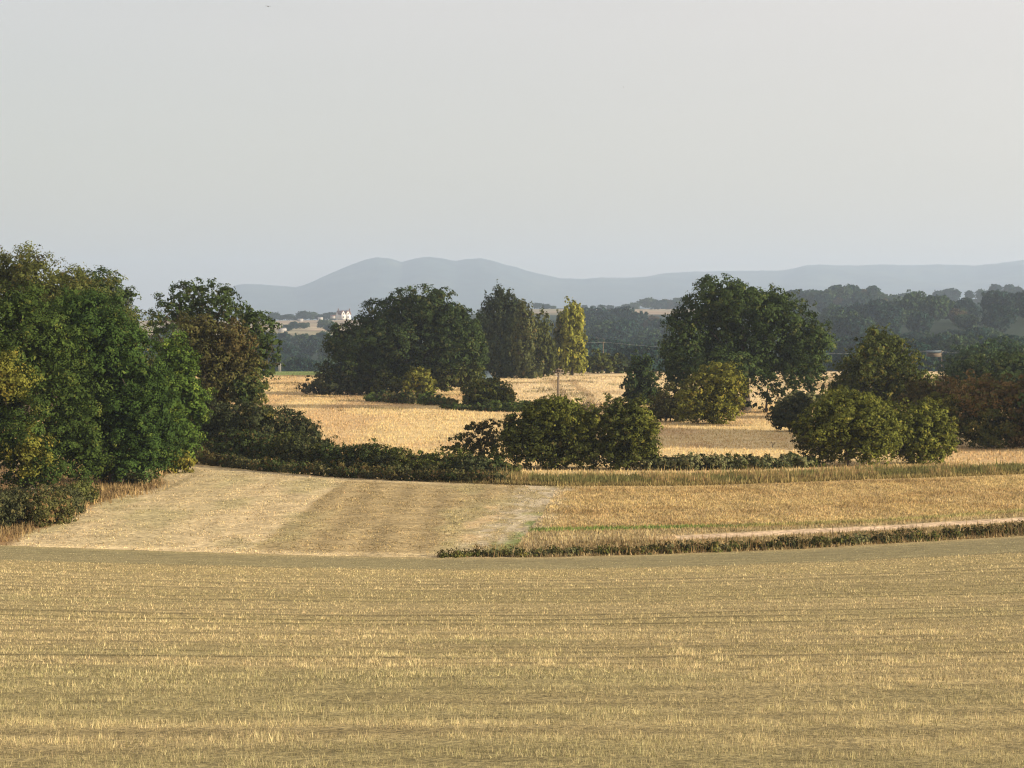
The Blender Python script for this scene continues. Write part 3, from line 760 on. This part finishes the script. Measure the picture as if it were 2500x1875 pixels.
hedge_row('thorn_hedge', 'dark thorn hedge at the foot of the yellow poplar', 'hedge', [(1145, 806), (1190, 805), (1230, 805), (1275, 805)], 2, [30, 36, 36, 30], ['thorn', 'hawdark'], 4., 5000, .36, seed=18)
plant('thorn_bush', 'dark rounded bush at the far meadow edge right of the yellow poplar', S, 487,
      [(1295, 782, 30, 24), (1275, 790, 22, 16), (1320, 788, 18, 18)], 1298, 'hawdark', girth=.1)
plant('thorn_bush', 'smaller grey green bush at the far meadow edge nearest the conifer', S, 489,
      [(1342, 788, 24, 20), (1328, 794, 18, 14)], 1340, 'poplar', girth=.1)
plant('yew_tree', 'small dark conical evergreen left of the great oak', T, 306,
      [(1383, 792, 22, 26), (1383, 820, 32, 34), (1372, 845, 28, 30), (1398, 850, 30, 24), (1385, 862, 36, 16)], 1383, 'darkoak', girth=.16, cover=2.6)

# the right side of the meadow
plant('oak_tree', 'great oak with the tallest crown right of centre', T, 285,
      [(1555, 640, 58, 42), (1600, 650, 55, 42), (1665, 660, 52, 42), (1520, 690, 52, 60), (1590, 710, 95, 75), (1690, 710, 65, 60), (1475, 735, 42, 48), (1740, 750, 48, 50), (1640, 770, 90, 50), (1500, 790, 60, 48), (1460, 790, 30, 50),
       (1720, 790, 55, 40), (1765, 760, 26, 36), (1560, 800, 70, 40), (1455, 688, 18, 16)], 1610, 'oak', girth=.55, cover=2.3, clump=1.25, core=.12, gap=.14)
plant('young_oak', 'dark young tree with sunlit gaps below the right of the great oak', T, 280,
      [(1665, 830, 36, 34), (1630, 850, 30, 30), (1650, 870, 40, 20), (1700, 850, 24, 30)], 1655, 'darkoak', gap=.5, core=.02, cover=1.0, girth=.14, limbs=4)
plant('young_oak', 'dark young tree with loose outline between the great oak and the chestnut', T, 276,
      [(1730, 815, 26, 22), (1760, 820, 26, 26), (1775, 845, 30, 30), (1745, 855, 18, 22)], 1762, 'darkoak', gap=.35, core=.04, cover=1.3, girth=.12, limbs=4)
plant('sallow_bush', 'large golden green sallow in front of the great oak', S, 252,
      [(1545, 825, 42, 36), (1580, 850, 30, 36), (1510, 850, 40, 36), (1530, 880, 55, 30), (1560, 880, 40, 34), (1495, 880, 32, 26), (1575, 812, 26, 22)], 1540, 'gold', girth=.14, cover=2.4)
plant('thorn_bush', 'brownish thorn bush at the left foot of the golden sallow', S, 258,
      [(1440, 870, 34, 34), (1465, 890, 34, 24), (1425, 890, 28, 22), (1480, 860, 20, 24)], 1448, 'brown', girth=.09, third=.5)
plant('elder_bush', 'dark elder bush in shade left of the front right hawthorn', S, 236,
      [(1705, 890, 30, 30), (1690, 905, 28, 22), (1725, 880, 24, 28), (1730, 905, 24, 22)], 1705, 'thorn', girth=.1)
plant('elder_bush', 'pale grey green bush behind the dark shaded elder', S, 246,
      [(1725, 862, 24, 18), (1695, 875, 16, 16), (1750, 868, 22, 18)], 1722, 'sage', girth=.08)
plant('chestnut_tree', 'dense rounded tree with large warm lit leaf clusters right of the great oak', T, 262,
      [(1905, 745, 36, 34), (1870, 775, 44, 44), (1935, 780, 48, 46), (1900, 820, 70, 60), (1970, 830, 42, 40), (1840, 825, 42, 44), (1995, 845, 26, 24), (1900, 865, 80, 34), (1815, 850, 28, 30)], 1905, 'chest', girth=.4, cover=2.5, clump=1.0)
plant('willow_tree', 'pale green rounded tree at the far right beyond the dark thicket', T, 420,
      [(2110, 765, 45, 26), (2160, 760, 48, 26), (2210, 775, 40, 28), (2065, 785, 30, 20), (2130, 800, 90, 24)], 2130, 'farlight', girth=.22)
plant('oak_tree', 'dark oak crown at the right edge behind the copper bushes', T, 330,
      [(2100, 805, 40, 32), (2150, 800, 45, 32), (2200, 800, 45, 34), (2065, 825, 34, 24), (2150, 835, 100, 30), (2245, 800, 40, 40)], 2150, 'oak', girth=.3)
plant('thorn_bush', 'copper brown thorn bush behind the right hawthorns', S, 226,
      [(2000, 850, 44, 28), (2040, 848, 34, 30, 'copper'), (1970, 870, 30, 24), (2020, 885, 60, 34)], 2005, 'rust', girth=.1, third=.3)
plant('hazel_bush', 'small yellow green bush between the copper bushes and the right hawthorns', S, 212,
      [(2030, 872, 30, 22), (2052, 885, 24, 20), (2010, 885, 20, 18)], 2030, 'gold', girth=.08)
plant('beech_tree', 'copper brown bushy tree at the right edge of the field', T, 204,
      [(2105, 865, 46, 48), (2160, 850, 48, 40, 'copper'), (2205, 870, 46, 50), (2080, 910, 36, 50, 'olive'), (2140, 920, 66, 52, 'olive'), (2210, 925, 50, 52, 'copper'), (2255, 890, 40, 60)], 2140, 'copper', girth=.24, third=.45, cover=2.5)
plant('hawthorn_bush', 'largest round hawthorn on the right of the hedge line', S, 179,
      [(1825, 895, 62, 48, 'haw'), (1775, 925, 54, 46), (1880, 915, 56, 46), (1830, 950, 90, 52), (1900, 950, 46, 42), (1745, 945, 30, 32, 'brown'), (1790, 880, 34, 26), (1860, 875, 40, 26)], 1830, 'haw', girth=.16, cover=2.6, clump=.6)
plant('hawthorn_bush', 'feathery hawthorn joined to the right side of the largest one', S, 182,
      [(1985, 910, 50, 42), (2020, 930, 40, 42), (1960, 940, 50, 48), (2000, 965, 56, 38), (2045, 945, 20, 28), (1930, 900, 30, 26)], 1985, 'haw', girth=.14, cover=2.5, clump=.55)
plant('hawthorn_bush', 'big dark hawthorn in the middle of the hedge line', S, 176,
      [(1200, 905, 56, 44, 'haw'), (1140, 935, 52, 44), (1255, 920, 50, 46, 'haw'), (1190, 960, 90, 52), (1265, 965, 46, 44), (1110, 960, 28, 34), (1225, 880, 36, 22, 'haw'), (1165, 895, 36, 28)], 1195, 'hawdark', girth=.16, cover=2.7, clump=.6)  # sunlit top and right side put into the paler lobe colours
plant('hawthorn_bush', 'squarer hawthorn on the right of the big dark one in the hedge line', S, 175,
      [(1360, 895, 46, 30), (1325, 900, 34, 34), (1385, 935, 40, 48, 'haw'), (1345, 950, 55, 55), (1400, 965, 26, 36), (1330, 985, 40, 28)], 1355, 'hawdark', girth=.14, cover=2.6, clump=.55)  # paler right lobe has its sunlight painted in
plant('hawthorn_bush', 'sparse half dead hawthorn with bare twigs left of the big dark one', S, 180,
      [(1040, 950, 40, 34, 'brown'), (1000, 965, 34, 28), (1070, 935, 28, 28, 'brown'), (1030, 980, 60, 22), (1060, 970, 36, 26)], 1040, 'hawdark', girth=.09, gap=.3, core=.04, cover=1.5, clump=.4, extra=5)
plant('elder_bush', 'tiny dark bush on the hedge bank left of the largest hawthorn', S, 178,
      [(1710, 992, 20, 11), (1700, 998, 16, 10), (1724, 998, 14, 8)], 1710, 'bramble', girth=.05)


def bare_shrub(name, label, Y, x, top, n, seed, thick=.05, spread=.6, cat='dead shrub'):
    rng = np.random.default_rng(seed); bx = wx(x, Y); bz = float(hz(bx, Y)); H = wz(top, Y) - bz
    root = empty(name, (bx, Y, bz)); tag(root, label, cat); mb = MB(); tw = MB()

    def grow(p, d, l, r, lev):
        e = p + d * l; m = (p + e) / 2 + rng.normal(size=3) * l * .12
        mb.tube(bez(p, m, e, 4), np.linspace(r, r * .6, 4), 5)
        if lev < 3:
            for q in range(rng.integers(2, 4)):
                nd = d + rng.normal(size=3) * spread; nd[2] = abs(nd[2]) * .8 + .15; nd /= np.linalg.norm(nd)
                grow(m if q == 0 else e, nd, l * rng.uniform(.5, .75), r * .55, lev + 1)
    for q in range(n):
        d = np.array([rng.normal() * spread, rng.normal() * spread, 1.]); d /= np.linalg.norm(d)
        grow(np.array([rng.normal() * .1, rng.normal() * .1, -.1]), d, H * .42, thick, 0)
    mb.build('trunk', M_TWIG, root)  # one mesh for the shrub's stems and all its twigs


for Yo, lab, pl_ in ((199, 'nearest green oak outside the right edge of the picture', 'oak'),
                     (207, 'second green oak outside the right edge farther up the field', 'oak'), (215, 'third green oak outside the right edge farther up the field', 'oak'), (223, 'last green oak outside the right edge far up the field', 'oak')):
    plant('oak_tree' if pl_ == 'oak' else 'beech_tree', lab, T, Yo, [(2360, 740, 100, 100), (2325, 810, 80, 90), (2420, 810, 90, 100), (2365, 880, 120, 80)], 2350, pl_, girth=.34, cover=2.2, leaf=.34, depth=1.2)
bare_shrub('dead_shrub', 'bare dead shrub standing above the central hawthorns', 262, 1277, 843, 7, 3, .09, .55)
bare_shrub('dead_shrub', 'fallen looking bare dead branches left of the conical evergreen', 268, 1335, 842, 5, 4, .09, .9)
bare_shrub('dead_sapling', 'thin leafless sapling alone in the shaded meadow grass', 205, 1672, 940, 1, 6, .05, .5, 'sapling')
bare_shrub('dead_shrub', 'bare twigs poking out of the half dead hawthorn', 181, 1022, 905, 5, 8, .045, .8)

# ------------------------------------------------------------------ far trees
rngF = np.random.default_rng(77)


def far_proto(name, seed, w, h, pal, n=5200, leaf=.62):
    rng = np.random.default_rng(seed); lobes = []; pals = []
    for q in range(9):
        a = rng.uniform(0, 6.28); r = rng.uniform(.1, .55) * w / 2
        lobes.append((r * math.cos(a), r * math.sin(a), h * rng.uniform(.38, .74), w * rng.uniform(.22, .34), w * rng.uniform(.22, .34), h * rng.uniform(.2, .28))); pals.append(pal)
    lobes.append((0, 0, h * .35, w * .42, w * .42, h * .3)); pals.append(pal)
    mb = leaf_mesh(name, lobes, pals, n, leaf, seed, .95, M_FAR_LEAF, None, .8, .2, 0, 0.1, .1)
    return mb


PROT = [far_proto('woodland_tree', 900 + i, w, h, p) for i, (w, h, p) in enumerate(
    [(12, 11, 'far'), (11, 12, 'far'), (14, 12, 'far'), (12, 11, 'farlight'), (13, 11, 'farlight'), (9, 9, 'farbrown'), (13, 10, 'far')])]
for o in PROT: col.objects.unlink(o)


def far_tree(px, Y, sc, lab, grp=None, kind=None, ground=None, name=None, sz=None):
    k = int(rngF.integers(len(PROT))) if kind is None else kind
    if kind is None and k == 5 and rngF.random() < .6: k = 0
    o = PROT[k].copy(); col.objects.link(o)
    if name: o.name = name
    Y0 = Y; Y = float(spread(Y)); sc = sc * Y / Y0
    X = wx(px, Y); o.location = (X, Y, float(hz(X, Y)) - .4 if ground is None else ground)
    o.rotation_euler[2] = rngF.uniform(0, 6.28); f = 1.45 if sz else 1.0; o.scale = (sc * f, sc * f, sc * (sz or rngF.uniform(.85, 1.15)))
    tag(o, lab, 'tree', grp)
    return o


def wood(x0, x1, Y0, Y1, n, lab, grp, s0=.7, s1=1.2, dmin=9.0):
    pts = []; tries = 0
    while len(pts) < n and tries < n * 60:
        tries += 1
        Y = Y0 + (Y1 - Y0) * rngF.random() ** .8; px = rngF.uniform(x0, x1); X = wx(px, Y)
        if any((X - a) ** 2 + ((Y - b) * .55) ** 2 < dmin ** 2 for a, b, _ in pts): continue
        pts.append((X, Y, px))
    for X, Y, px in pts: far_tree(px, Y, rngF.uniform(s0, s1), lab, grp)


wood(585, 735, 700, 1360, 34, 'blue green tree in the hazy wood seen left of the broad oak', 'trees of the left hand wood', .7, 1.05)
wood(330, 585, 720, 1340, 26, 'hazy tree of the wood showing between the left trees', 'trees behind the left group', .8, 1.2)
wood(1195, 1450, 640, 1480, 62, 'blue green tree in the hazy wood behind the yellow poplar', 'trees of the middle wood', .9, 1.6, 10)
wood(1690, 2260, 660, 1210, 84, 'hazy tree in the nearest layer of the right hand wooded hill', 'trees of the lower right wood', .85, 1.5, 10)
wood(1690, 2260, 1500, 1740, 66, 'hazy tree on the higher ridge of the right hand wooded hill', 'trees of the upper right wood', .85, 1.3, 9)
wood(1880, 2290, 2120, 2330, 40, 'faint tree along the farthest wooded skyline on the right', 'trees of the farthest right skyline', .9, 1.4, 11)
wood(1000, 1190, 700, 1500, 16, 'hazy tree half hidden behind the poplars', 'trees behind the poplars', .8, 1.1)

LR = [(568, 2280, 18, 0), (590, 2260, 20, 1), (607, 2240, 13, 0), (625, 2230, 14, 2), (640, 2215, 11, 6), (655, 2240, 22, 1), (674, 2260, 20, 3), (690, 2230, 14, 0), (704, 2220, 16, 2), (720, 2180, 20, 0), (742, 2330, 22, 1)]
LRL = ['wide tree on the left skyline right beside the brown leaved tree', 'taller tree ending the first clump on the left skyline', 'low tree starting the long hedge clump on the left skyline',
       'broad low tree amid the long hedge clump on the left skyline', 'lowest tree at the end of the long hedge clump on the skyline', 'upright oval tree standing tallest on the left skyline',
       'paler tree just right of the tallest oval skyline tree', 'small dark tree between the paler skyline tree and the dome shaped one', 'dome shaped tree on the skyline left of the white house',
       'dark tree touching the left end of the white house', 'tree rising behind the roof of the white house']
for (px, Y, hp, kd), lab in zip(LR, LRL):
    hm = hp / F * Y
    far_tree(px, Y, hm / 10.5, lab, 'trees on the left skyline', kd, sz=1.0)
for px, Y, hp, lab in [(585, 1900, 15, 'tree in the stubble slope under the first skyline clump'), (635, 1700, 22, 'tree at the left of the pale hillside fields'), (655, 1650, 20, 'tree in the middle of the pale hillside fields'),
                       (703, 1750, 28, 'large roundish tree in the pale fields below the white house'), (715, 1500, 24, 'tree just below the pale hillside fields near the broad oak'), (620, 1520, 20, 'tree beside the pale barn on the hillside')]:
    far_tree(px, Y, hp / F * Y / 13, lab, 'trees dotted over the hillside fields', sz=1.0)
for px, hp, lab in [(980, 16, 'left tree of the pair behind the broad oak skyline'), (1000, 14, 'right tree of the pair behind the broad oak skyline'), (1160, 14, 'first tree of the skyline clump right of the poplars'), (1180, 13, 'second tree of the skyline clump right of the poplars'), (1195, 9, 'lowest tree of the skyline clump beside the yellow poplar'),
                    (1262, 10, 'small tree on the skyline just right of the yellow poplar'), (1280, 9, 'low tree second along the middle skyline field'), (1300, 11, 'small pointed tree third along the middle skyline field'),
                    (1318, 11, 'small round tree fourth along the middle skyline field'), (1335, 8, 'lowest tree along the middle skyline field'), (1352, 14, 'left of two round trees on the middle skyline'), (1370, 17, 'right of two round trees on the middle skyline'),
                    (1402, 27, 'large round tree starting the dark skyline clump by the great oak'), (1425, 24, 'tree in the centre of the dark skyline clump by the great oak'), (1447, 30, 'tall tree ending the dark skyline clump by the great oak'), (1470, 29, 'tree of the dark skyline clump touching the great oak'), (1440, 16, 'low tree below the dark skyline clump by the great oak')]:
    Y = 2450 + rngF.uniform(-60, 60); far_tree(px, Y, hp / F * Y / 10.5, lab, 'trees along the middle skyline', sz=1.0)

# ------------------------------------------------------------------ poles and wires
def pole(label, x, top, Y, arm):
    X = wx(x, Y); z0 = float(hz(X, Y)); H = wz(top, Y) - z0
    r = empty('telegraph_pole', (X, Y, z0)); tag(r, label, 'telegraph pole')
    mb = MB(); mb.tube([(0, 0, -.5), (0, 0, H * .5), (0, 0, H)], [.15, .13, .10], 8); mb.build('post', M_POLE, r, True)
    if arm:
        for zz, hw in ((.12, .42), (.42, .62)):
            mb = MB(); mb.box(-hw, hw, -.21, -.11, H - zz - .12, H - zz); mb.build('crossarm', M_POLE, r)
        for sg in (-1, 1):
            mb = MB(); mb.tube([(sg * .4, -.14, H - .54), (sg * .05, -.13, H - .95)], [.025, .025], 4); mb.build('brace', M_WIRE, r)
        for xx in (-.55, -.25, .25, .55):
            mb = MB(); mb.tube([(xx, -.16, H - .42), (xx, -.16, H - .36), (xx, -.16, H - .33), (xx, -.16, H - .26)], [.02, .05, .06, .035], 6); mb.build('insulator', M_CERAMIC, r)
    else:
        mb = MB(); mb.box(-.5, .5, -.15, -.11, H - .3, H - .2); mb.build('crossarm', M_POLE, r)
    return np.array([X, Y, z0 + H])


p1 = pole('brown wooden telegraph pole with crossarm in front of the bright meadow', 1206, 795, 236, True)
p2 = pole('pale distant pole right of the yellow poplar', 1303, 738, 545, False)
p3 = pole('pale distant pole near the low roof at the far right', 2034, 757, 560, False)


def wire(name, label, a, b, sag, r=.016):
    t = np.linspace(0, 1, 24)[:, None]; P = a + (b - a) * t; P[:, 2] -= sag * 4 * (t * (1 - t))[:, 0]
    mb = MB(); mb.tube(P, [r] * 24, 4); o = mb.build(name, M_WIRE); tag(o, label, 'wire')


pl = np.array([wx(880, 540), 540, wz(746, 540)])
wire('overhead_wire', 'thin wire passing in front of the poplars to the distant pole', pl, p2 + np.array([0, 0, -.1]), .5, .02)
wire('overhead_wire', 'thin wire from the distant pole by the yellow poplar towards the right', p2 + np.array([0, .1, -.1]), p3 + np.array([0, 0, -.1]), 1.6, .014)
wire('overhead_wire', 'thin wire running off to the right edge from the far right pole', p3 + np.array([0, .1, -.3]), np.array([wx(2400, 575), 575, wz(772, 575)]), .6, .018)

# ------------------------------------------------------------------ buildings
def gable_house(name, label, X, Y, W, D, hw, hr, wall, roof, rz=0.0, cat='building', z=None, windows=0, ridge_x=True):
    z0 = float(hz(X, Y)) if z is None else z
    k = float(spread(Y)) / Y; X, Y, z0 = X * k, Y * k, (EYE + (z0 - EYE) * k if Y > 560 else z0)
    r = empty(name, (X, Y, z0), rz); r.scale = (k, k, k); tag(r, label, cat)
    mb = MB(); mb.box(-W / 2, W / 2, -D / 2, D / 2, -1, hw)
    if ridge_x:
        mb.quads([(-W / 2, -D / 2, hw), (-W / 2, D / 2, hw), (-W / 2, 0, hw + hr), (-W / 2, 0, hw + hr)], [(0, 1, 2, 3)]) if False else None
        for s in (-1, 1):
            x = s * W / 2
            mb.quads([(x, -D / 2, hw), (x, D / 2, hw), (x, .01, hw + hr), (x, -.01, hw + hr)], [(0, 1, 2, 3)])
    else:
        for s in (-1, 1):
            y = s * D / 2
            mb.quads([(-W / 2, y, hw), (W / 2, y, hw), (.01, y, hw + hr), (-.01, y, hw + hr)], [(0, 1, 2, 3)])
    mb.build('wall', wall, r)
    mb = MB(); t = .22; o = .35
    if ridge_x:
        for s in (-1, 1):
            a = np.array([(-W / 2 - o, s * (D / 2 + o), hw - o * hr / (D / 2)), (W / 2 + o, s * (D / 2 + o), hw - o * hr / (D / 2)), (W / 2 + o, 0, hw + hr), (-W / 2 - o, 0, hw + hr)])
            mb.quads(np.concatenate([a + [0, 0, .03], a + [0, 0, t]]), [(0, 1, 2, 3), (4, 5, 6, 7), (0, 1, 5, 4), (1, 2, 6, 5), (2, 3, 7, 6), (3, 0, 4, 7)])
    else:
        for s in (-1, 1):
            a = np.array([(s * (W / 2 + o), -D / 2 - o, hw - o * hr / (W / 2)), (s * (W / 2 + o), D / 2 + o, hw - o * hr / (W / 2)), (0, D / 2 + o, hw + hr), (0, -D / 2 - o, hw + hr)])
            mb.quads(np.concatenate([a + [0, 0, .03], a + [0, 0, t]]), [(0, 1, 2, 3), (4, 5, 6, 7), (0, 1, 5, 4), (1, 2, 6, 5), (2, 3, 7, 6), (3, 0, 4, 7)])
    mb.build('roof', roof, r)
    return r


Yh = 2120.0; u = Yh / F
X0 = wx(742, Yh); zh = wz(688, Yh)
hs = gable_house('farmhouse', 'white farmhouse with two gables and dark red roof on the left skyline', X0, Yh, 30 * u, 5.0, 4.2, 3.2, M_WHITE, M_ROOF, .5, 'house', zh)
for gx in (737, 748):
    x = wx(gx, Yh) - X0; w = 4.6; y0, y1 = -5.0, -2.52
    mb = MB(); mb.box(x - w / 2, x + w / 2, y0, y1, -1, 4.0)
    mb.quads([(x - w / 2, y0, 4.0), (x + w / 2, y0, 4.0), (x + .01, y0, 7.6), (x - .01, y0, 7.6)], [(0, 1, 2, 3)])
    mb.build('gable', M_WHITE, hs)
    mb = MB()
    for s in (-1, 1):
        a = np.array([(x + s * (w / 2 + .3), y0 - .25, 3.5), (x + s * (w / 2 + .3), .2, 3.5), (x, .2, 7.65), (x, y0 - .25, 7.65)])
        mb.quads(np.concatenate([a, a + [0, 0, .25]]), [(0, 1, 2, 3), (4, 5, 6, 7), (0, 1, 5, 4), (1, 2, 6, 5), (2, 3, 7, 6), (3, 0, 4, 7)])
    mb.build('gable_roof', M_ROOF, hs)
    for zz, ww, hh in ((.8, 1.7, 1.3), (3.9, 1.2, 1.2)):
        mb = MB(); mb.box(x - ww / 2, x + ww / 2, y0 - .06, y0 - .004, zz, zz + hh); mb.build('window', M_PANE, hs)
for cx, cy in ((-5.5, 0), (6.5, .3)):
    mb = MB(); mb.box(cx - .5, cx + .5, cy - .4, cy + .4, 6.5, 9.2); mb.box(cx - .6, cx + .6, cy - .5, cy + .5, 9.2, 9.45)
    for q in (-.25, .25): mb.tube([(cx + q, cy, 9.45), (cx + q, cy, 9.8)], [.14, .12], 6)
    mb.build('chimney', M_ROOF, hs)
gable_house('shed', 'small white shed on the skyline left of the dome shaped tree', wx(692, 2150), 2150, 4.2, 3.5, 2.0, 1.0, M_WHITE, M_PALE, 0, 'shed', wz(692, 2150))
gable_house('shed', 'long pale low shed under the tallest oval skyline tree', wx(649, 2150), 2150, 5.0, 3.5, 1.5, .8, M_PALE, M_PALE, 0, 'shed', wz(694, 2150))
gable_house('shed', 'pale lean building at the left end of the white house', wx(719, 2100), 2100, 4.6, 3.0, 1.6, .8, M_PALE, M_ROOF, 0, 'shed', wz(686, 2100))
gable_house('barn', 'pale roofed barn low on the left hillside fields', wx(610, 1500), 1500, 4.6, 4.0, 1.2, 1.4, M_PALE, M_PALE, .3, 'barn', wz(717, 1500))
gable_house('barn', 'blue grey gabled barn showing between the broad oak and the dark poplar', wx(1041, 400), 400, 1.9, 4.0, 1.0, 1.2, M_SHEET, M_SHEET, -.5, 'barn', None, 0, False)
gable_house('barn', 'low barn with pale roof beyond the chestnut on the right', wx(2017, 600), 600, 3.6, 3.0, .3, .35, M_POLE, M_SHEET, 0, 'barn', wz(763, 600))
for px, lab in ((602.5, 'left of two pale gateposts at the far left meadow edge'), (606, 'right of two pale gateposts at the far left meadow edge')):
    Y = 500.; X = wx(px, Y); z0 = float(hz(X, Y)); H = wz(787, Y) - z0
    r = empty('gatepost', (X, Y, z0)); tag(r, lab, 'post', 'gateposts')
    mb = MB(); mb.box(-.1, .1, -.1, .1, -.3, H); mb.build('shaft', M_PALE, r)
    mb = MB(); mb.tube([(0, 0, H), (0, 0, H + .08), (0, 0, H + .16)], [.15, .13, .03], 8); mb.build('cap', M_PALE, r)

# ------------------------------------------------------------------ birds
def bird(label, px, py, Y, span, yaw, tilt):
    X, Z = wx(px, Y), wz(py, Y); s = span / 2
    k = 8; xs_ = np.array([-.42, -.36, -.2, 0, .16, .27, .34, .40]) * s * 1.0
    rr = np.array([.012, .03, .07, .095, .085, .05, .055, .01]) * s
    mb = MB(); mb.tube(np.stack([xs_, 0 * xs_, 0 * xs_], 1), rr, 8)
    V = []; ev = [(0, .13, 0), (.35, .17, .16), (.7, .1, .13), (1.0, -.06, .02)]
    chord = [.24, .2, .15, .03]
    for sg in (-1, 1):
        V = []
        for (t, lead, zz), c in zip(ev, chord):
            for dz in (.012, -.012):
                V.append((lead * s, sg * t * s, (zz + dz) * s)); V.append(((lead - c) * s, sg * t * s, (zz + dz * .4) * s))
        q = []
        for i in range(3):
            a, b = i * 4, i * 4 + 4
            q += [(a, a + 1, b + 1, b), (a + 2, b + 2, b + 3, a + 3), (a, b, b + 2, a + 2), (a + 1, a + 3, b + 3, b + 1)]
        q += [(12, 13, 15, 14), (0, 2, 3, 1)]
        mb.quads(V, q)
    mb.quads([(-.36 * s, 0, .01), (-.62 * s, -.1 * s, 0), (-.58 * s, 0, 0), (-.62 * s, .1 * s, 0)], [(0, 1, 2, 3)])
    o = mb.build('bird', M_BIRD); o.location = (X, Y, Z); o.rotation_euler = (tilt, 0, yaw)
    tag(o, label, 'bird')


bird('small dark bird flying high at the left top of the sky', 579, 14, 110, .36, math.radians(62), .18)
bird('tiny faint bird farther off above the middle of the sky', 1347, 188, 230, .30, math.radians(150), 0.1)

# ------------------------------------------------------------------ haze, sky, sun, camera
hb = MB(); hb.box(-9600, 9600, -70, 17400, -18.5, 480)
hz_o = hb.build('haze', M_WHITE); hz_o['kind'] = 'stuff'; hz_o['label'] = 'pale blue evening haze filling the valley'; hz_o['category'] = 'haze'
hm = bpy.data.materials.new('haze_air'); hm.use_nodes = True; hm.node_tree.nodes.clear()
ho = hm.node_tree.nodes.new('ShaderNodeOutputMaterial'); hv = hm.node_tree.nodes.new('ShaderNodeVolumePrincipled')
hv.inputs['Color'].default_value = (0.585, 0.73, 0.95, 1); hv.inputs['Density'].default_value = 0.000104
hv.inputs['Anisotropy'].default_value = 0.2
hm.node_tree.links.new(hv.outputs[0], ho.inputs['Volume'])
hz_o.data.materials.clear(); hz_o.data.materials.append(hm)

w = bpy.data.worlds.new("World"); scene.world = w; w.use_nodes = True
nt = w.node_tree; bg = nt.nodes['Background']
sk = nt.nodes.new('ShaderNodeTexSky'); sk.sky_type = 'NISHITA'; sk.sun_disc = False
sk.sun_elevation = math.radians(SUN_EL); sk.sun_rotation = math.radians(SUN_AZ)
sk.dust_density = 1.2; sk.air_density = 1.0; sk.ozone_density = 1.5; sk.altitude = 0
veil = nt.nodes.new('ShaderNodeMix'); veil.data_type = 'RGBA'; veil.inputs['Factor'].default_value = 0.6
# thin milky high cloud over the clear sky, a little brighter towards the sun and faintly uneven
tcw = nt.nodes.new('ShaderNodeTexCoord'); dt = nt.nodes.new('ShaderNodeVectorMath'); dt.operation = 'DOT_PRODUCT'
dt.inputs[1].default_value = (0.6, 0.0, 2.0)
nz = nt.nodes.new('ShaderNodeTexNoise'); nz.inputs['Scale'].default_value = 5.0; nz.inputs['Detail'].default_value = 4
mp = nt.nodes.new('ShaderNodeMapping'); mp.inputs['Scale'].default_value = (1, 1, 5)
ma = nt.nodes.new('ShaderNodeMath'); ma.operation = 'MULTIPLY_ADD'; ma.inputs[1].default_value = 0.10; ma.inputs[2].default_value = 0.68
mb_ = nt.nodes.new('ShaderNodeMath'); mb_.operation = 'ADD'
vs = nt.nodes.new('ShaderNodeVectorMath'); vs.operation = 'SCALE'; vs.inputs[0].default_value = (4.65, 3.85, 3.3)
nt.links.new(tcw.outputs['Generated'], dt.inputs[0]); nt.links.new(tcw.outputs['Generated'], mp.inputs['Vector'])
nt.links.new(mp.outputs[0], nz.inputs['Vector']); nt.links.new(nz.outputs['Fac'], ma.inputs[0])
nt.links.new(ma.outputs[0], mb_.inputs[0]); nt.links.new(dt.outputs['Value'], mb_.inputs[1])
mn = nt.nodes.new('ShaderNodeMath'); mn.operation = 'MINIMUM'; mn.inputs[1].default_value = 1.3
nt.links.new(mb_.outputs[0], mn.inputs[0]); nt.links.new(mn.outputs[0], vs.inputs['Scale']); nt.links.new(vs.outputs['Vector'], veil.inputs['B'])
nt.links.new(sk.outputs[0], veil.inputs['A']); nt.links.new(veil.outputs['Result'], bg.inputs['Color'])
bg.inputs['Strength'].default_value = 0.1

sd = bpy.data.lights.new('sun', 'SUN'); sd.energy = 5.0; sd.angle = math.radians(0.6); sd.color = (1.0, .84, .62)
so = bpy.data.objects.new('sun', sd); col.objects.link(so)
so.rotation_euler = (math.radians(90 - SUN_EL), 0, math.radians(180 - SUN_AZ))

cam = bpy.data.cameras.new('camera'); co = bpy.data.objects.new('camera', cam); col.objects.link(co)
co.location = (0, 0, EYE); co.rotation_euler = (math.pi / 2, 0, 0)
cam.sensor_width = 36; cam.lens = F / 2212 * 36; cam.shift_y = -(829.5 - HOR) / 2212
cam.clip_start = 0.5; cam.clip_end = 40000
scene.camera = co

scene.view_settings.view_transform = 'Standard'; scene.view_settings.look = 'None'
scene.view_settings.gamma = 1; scene.view_settings.use_curve_mapping = False
scene.view_settings.exposure = 0.95
scene.render.engine = 'CYCLES'
cy = scene.cycles
cy.use_denoising = True; cy.denoising_prefilter = 'FAST'; cy.filter_width = 1.2; cy.denoiser = 'OPENIMAGEDENOISE'
cy.max_bounces = 6; cy.diffuse_bounces = 3; cy.glossy_bounces = 1; cy.transmission_bounces = 3; cy.volume_bounces = 2
cy.use_adaptive_sampling = True; cy.adaptive_threshold = 0.005
cy.sample_clamp_indirect = 4
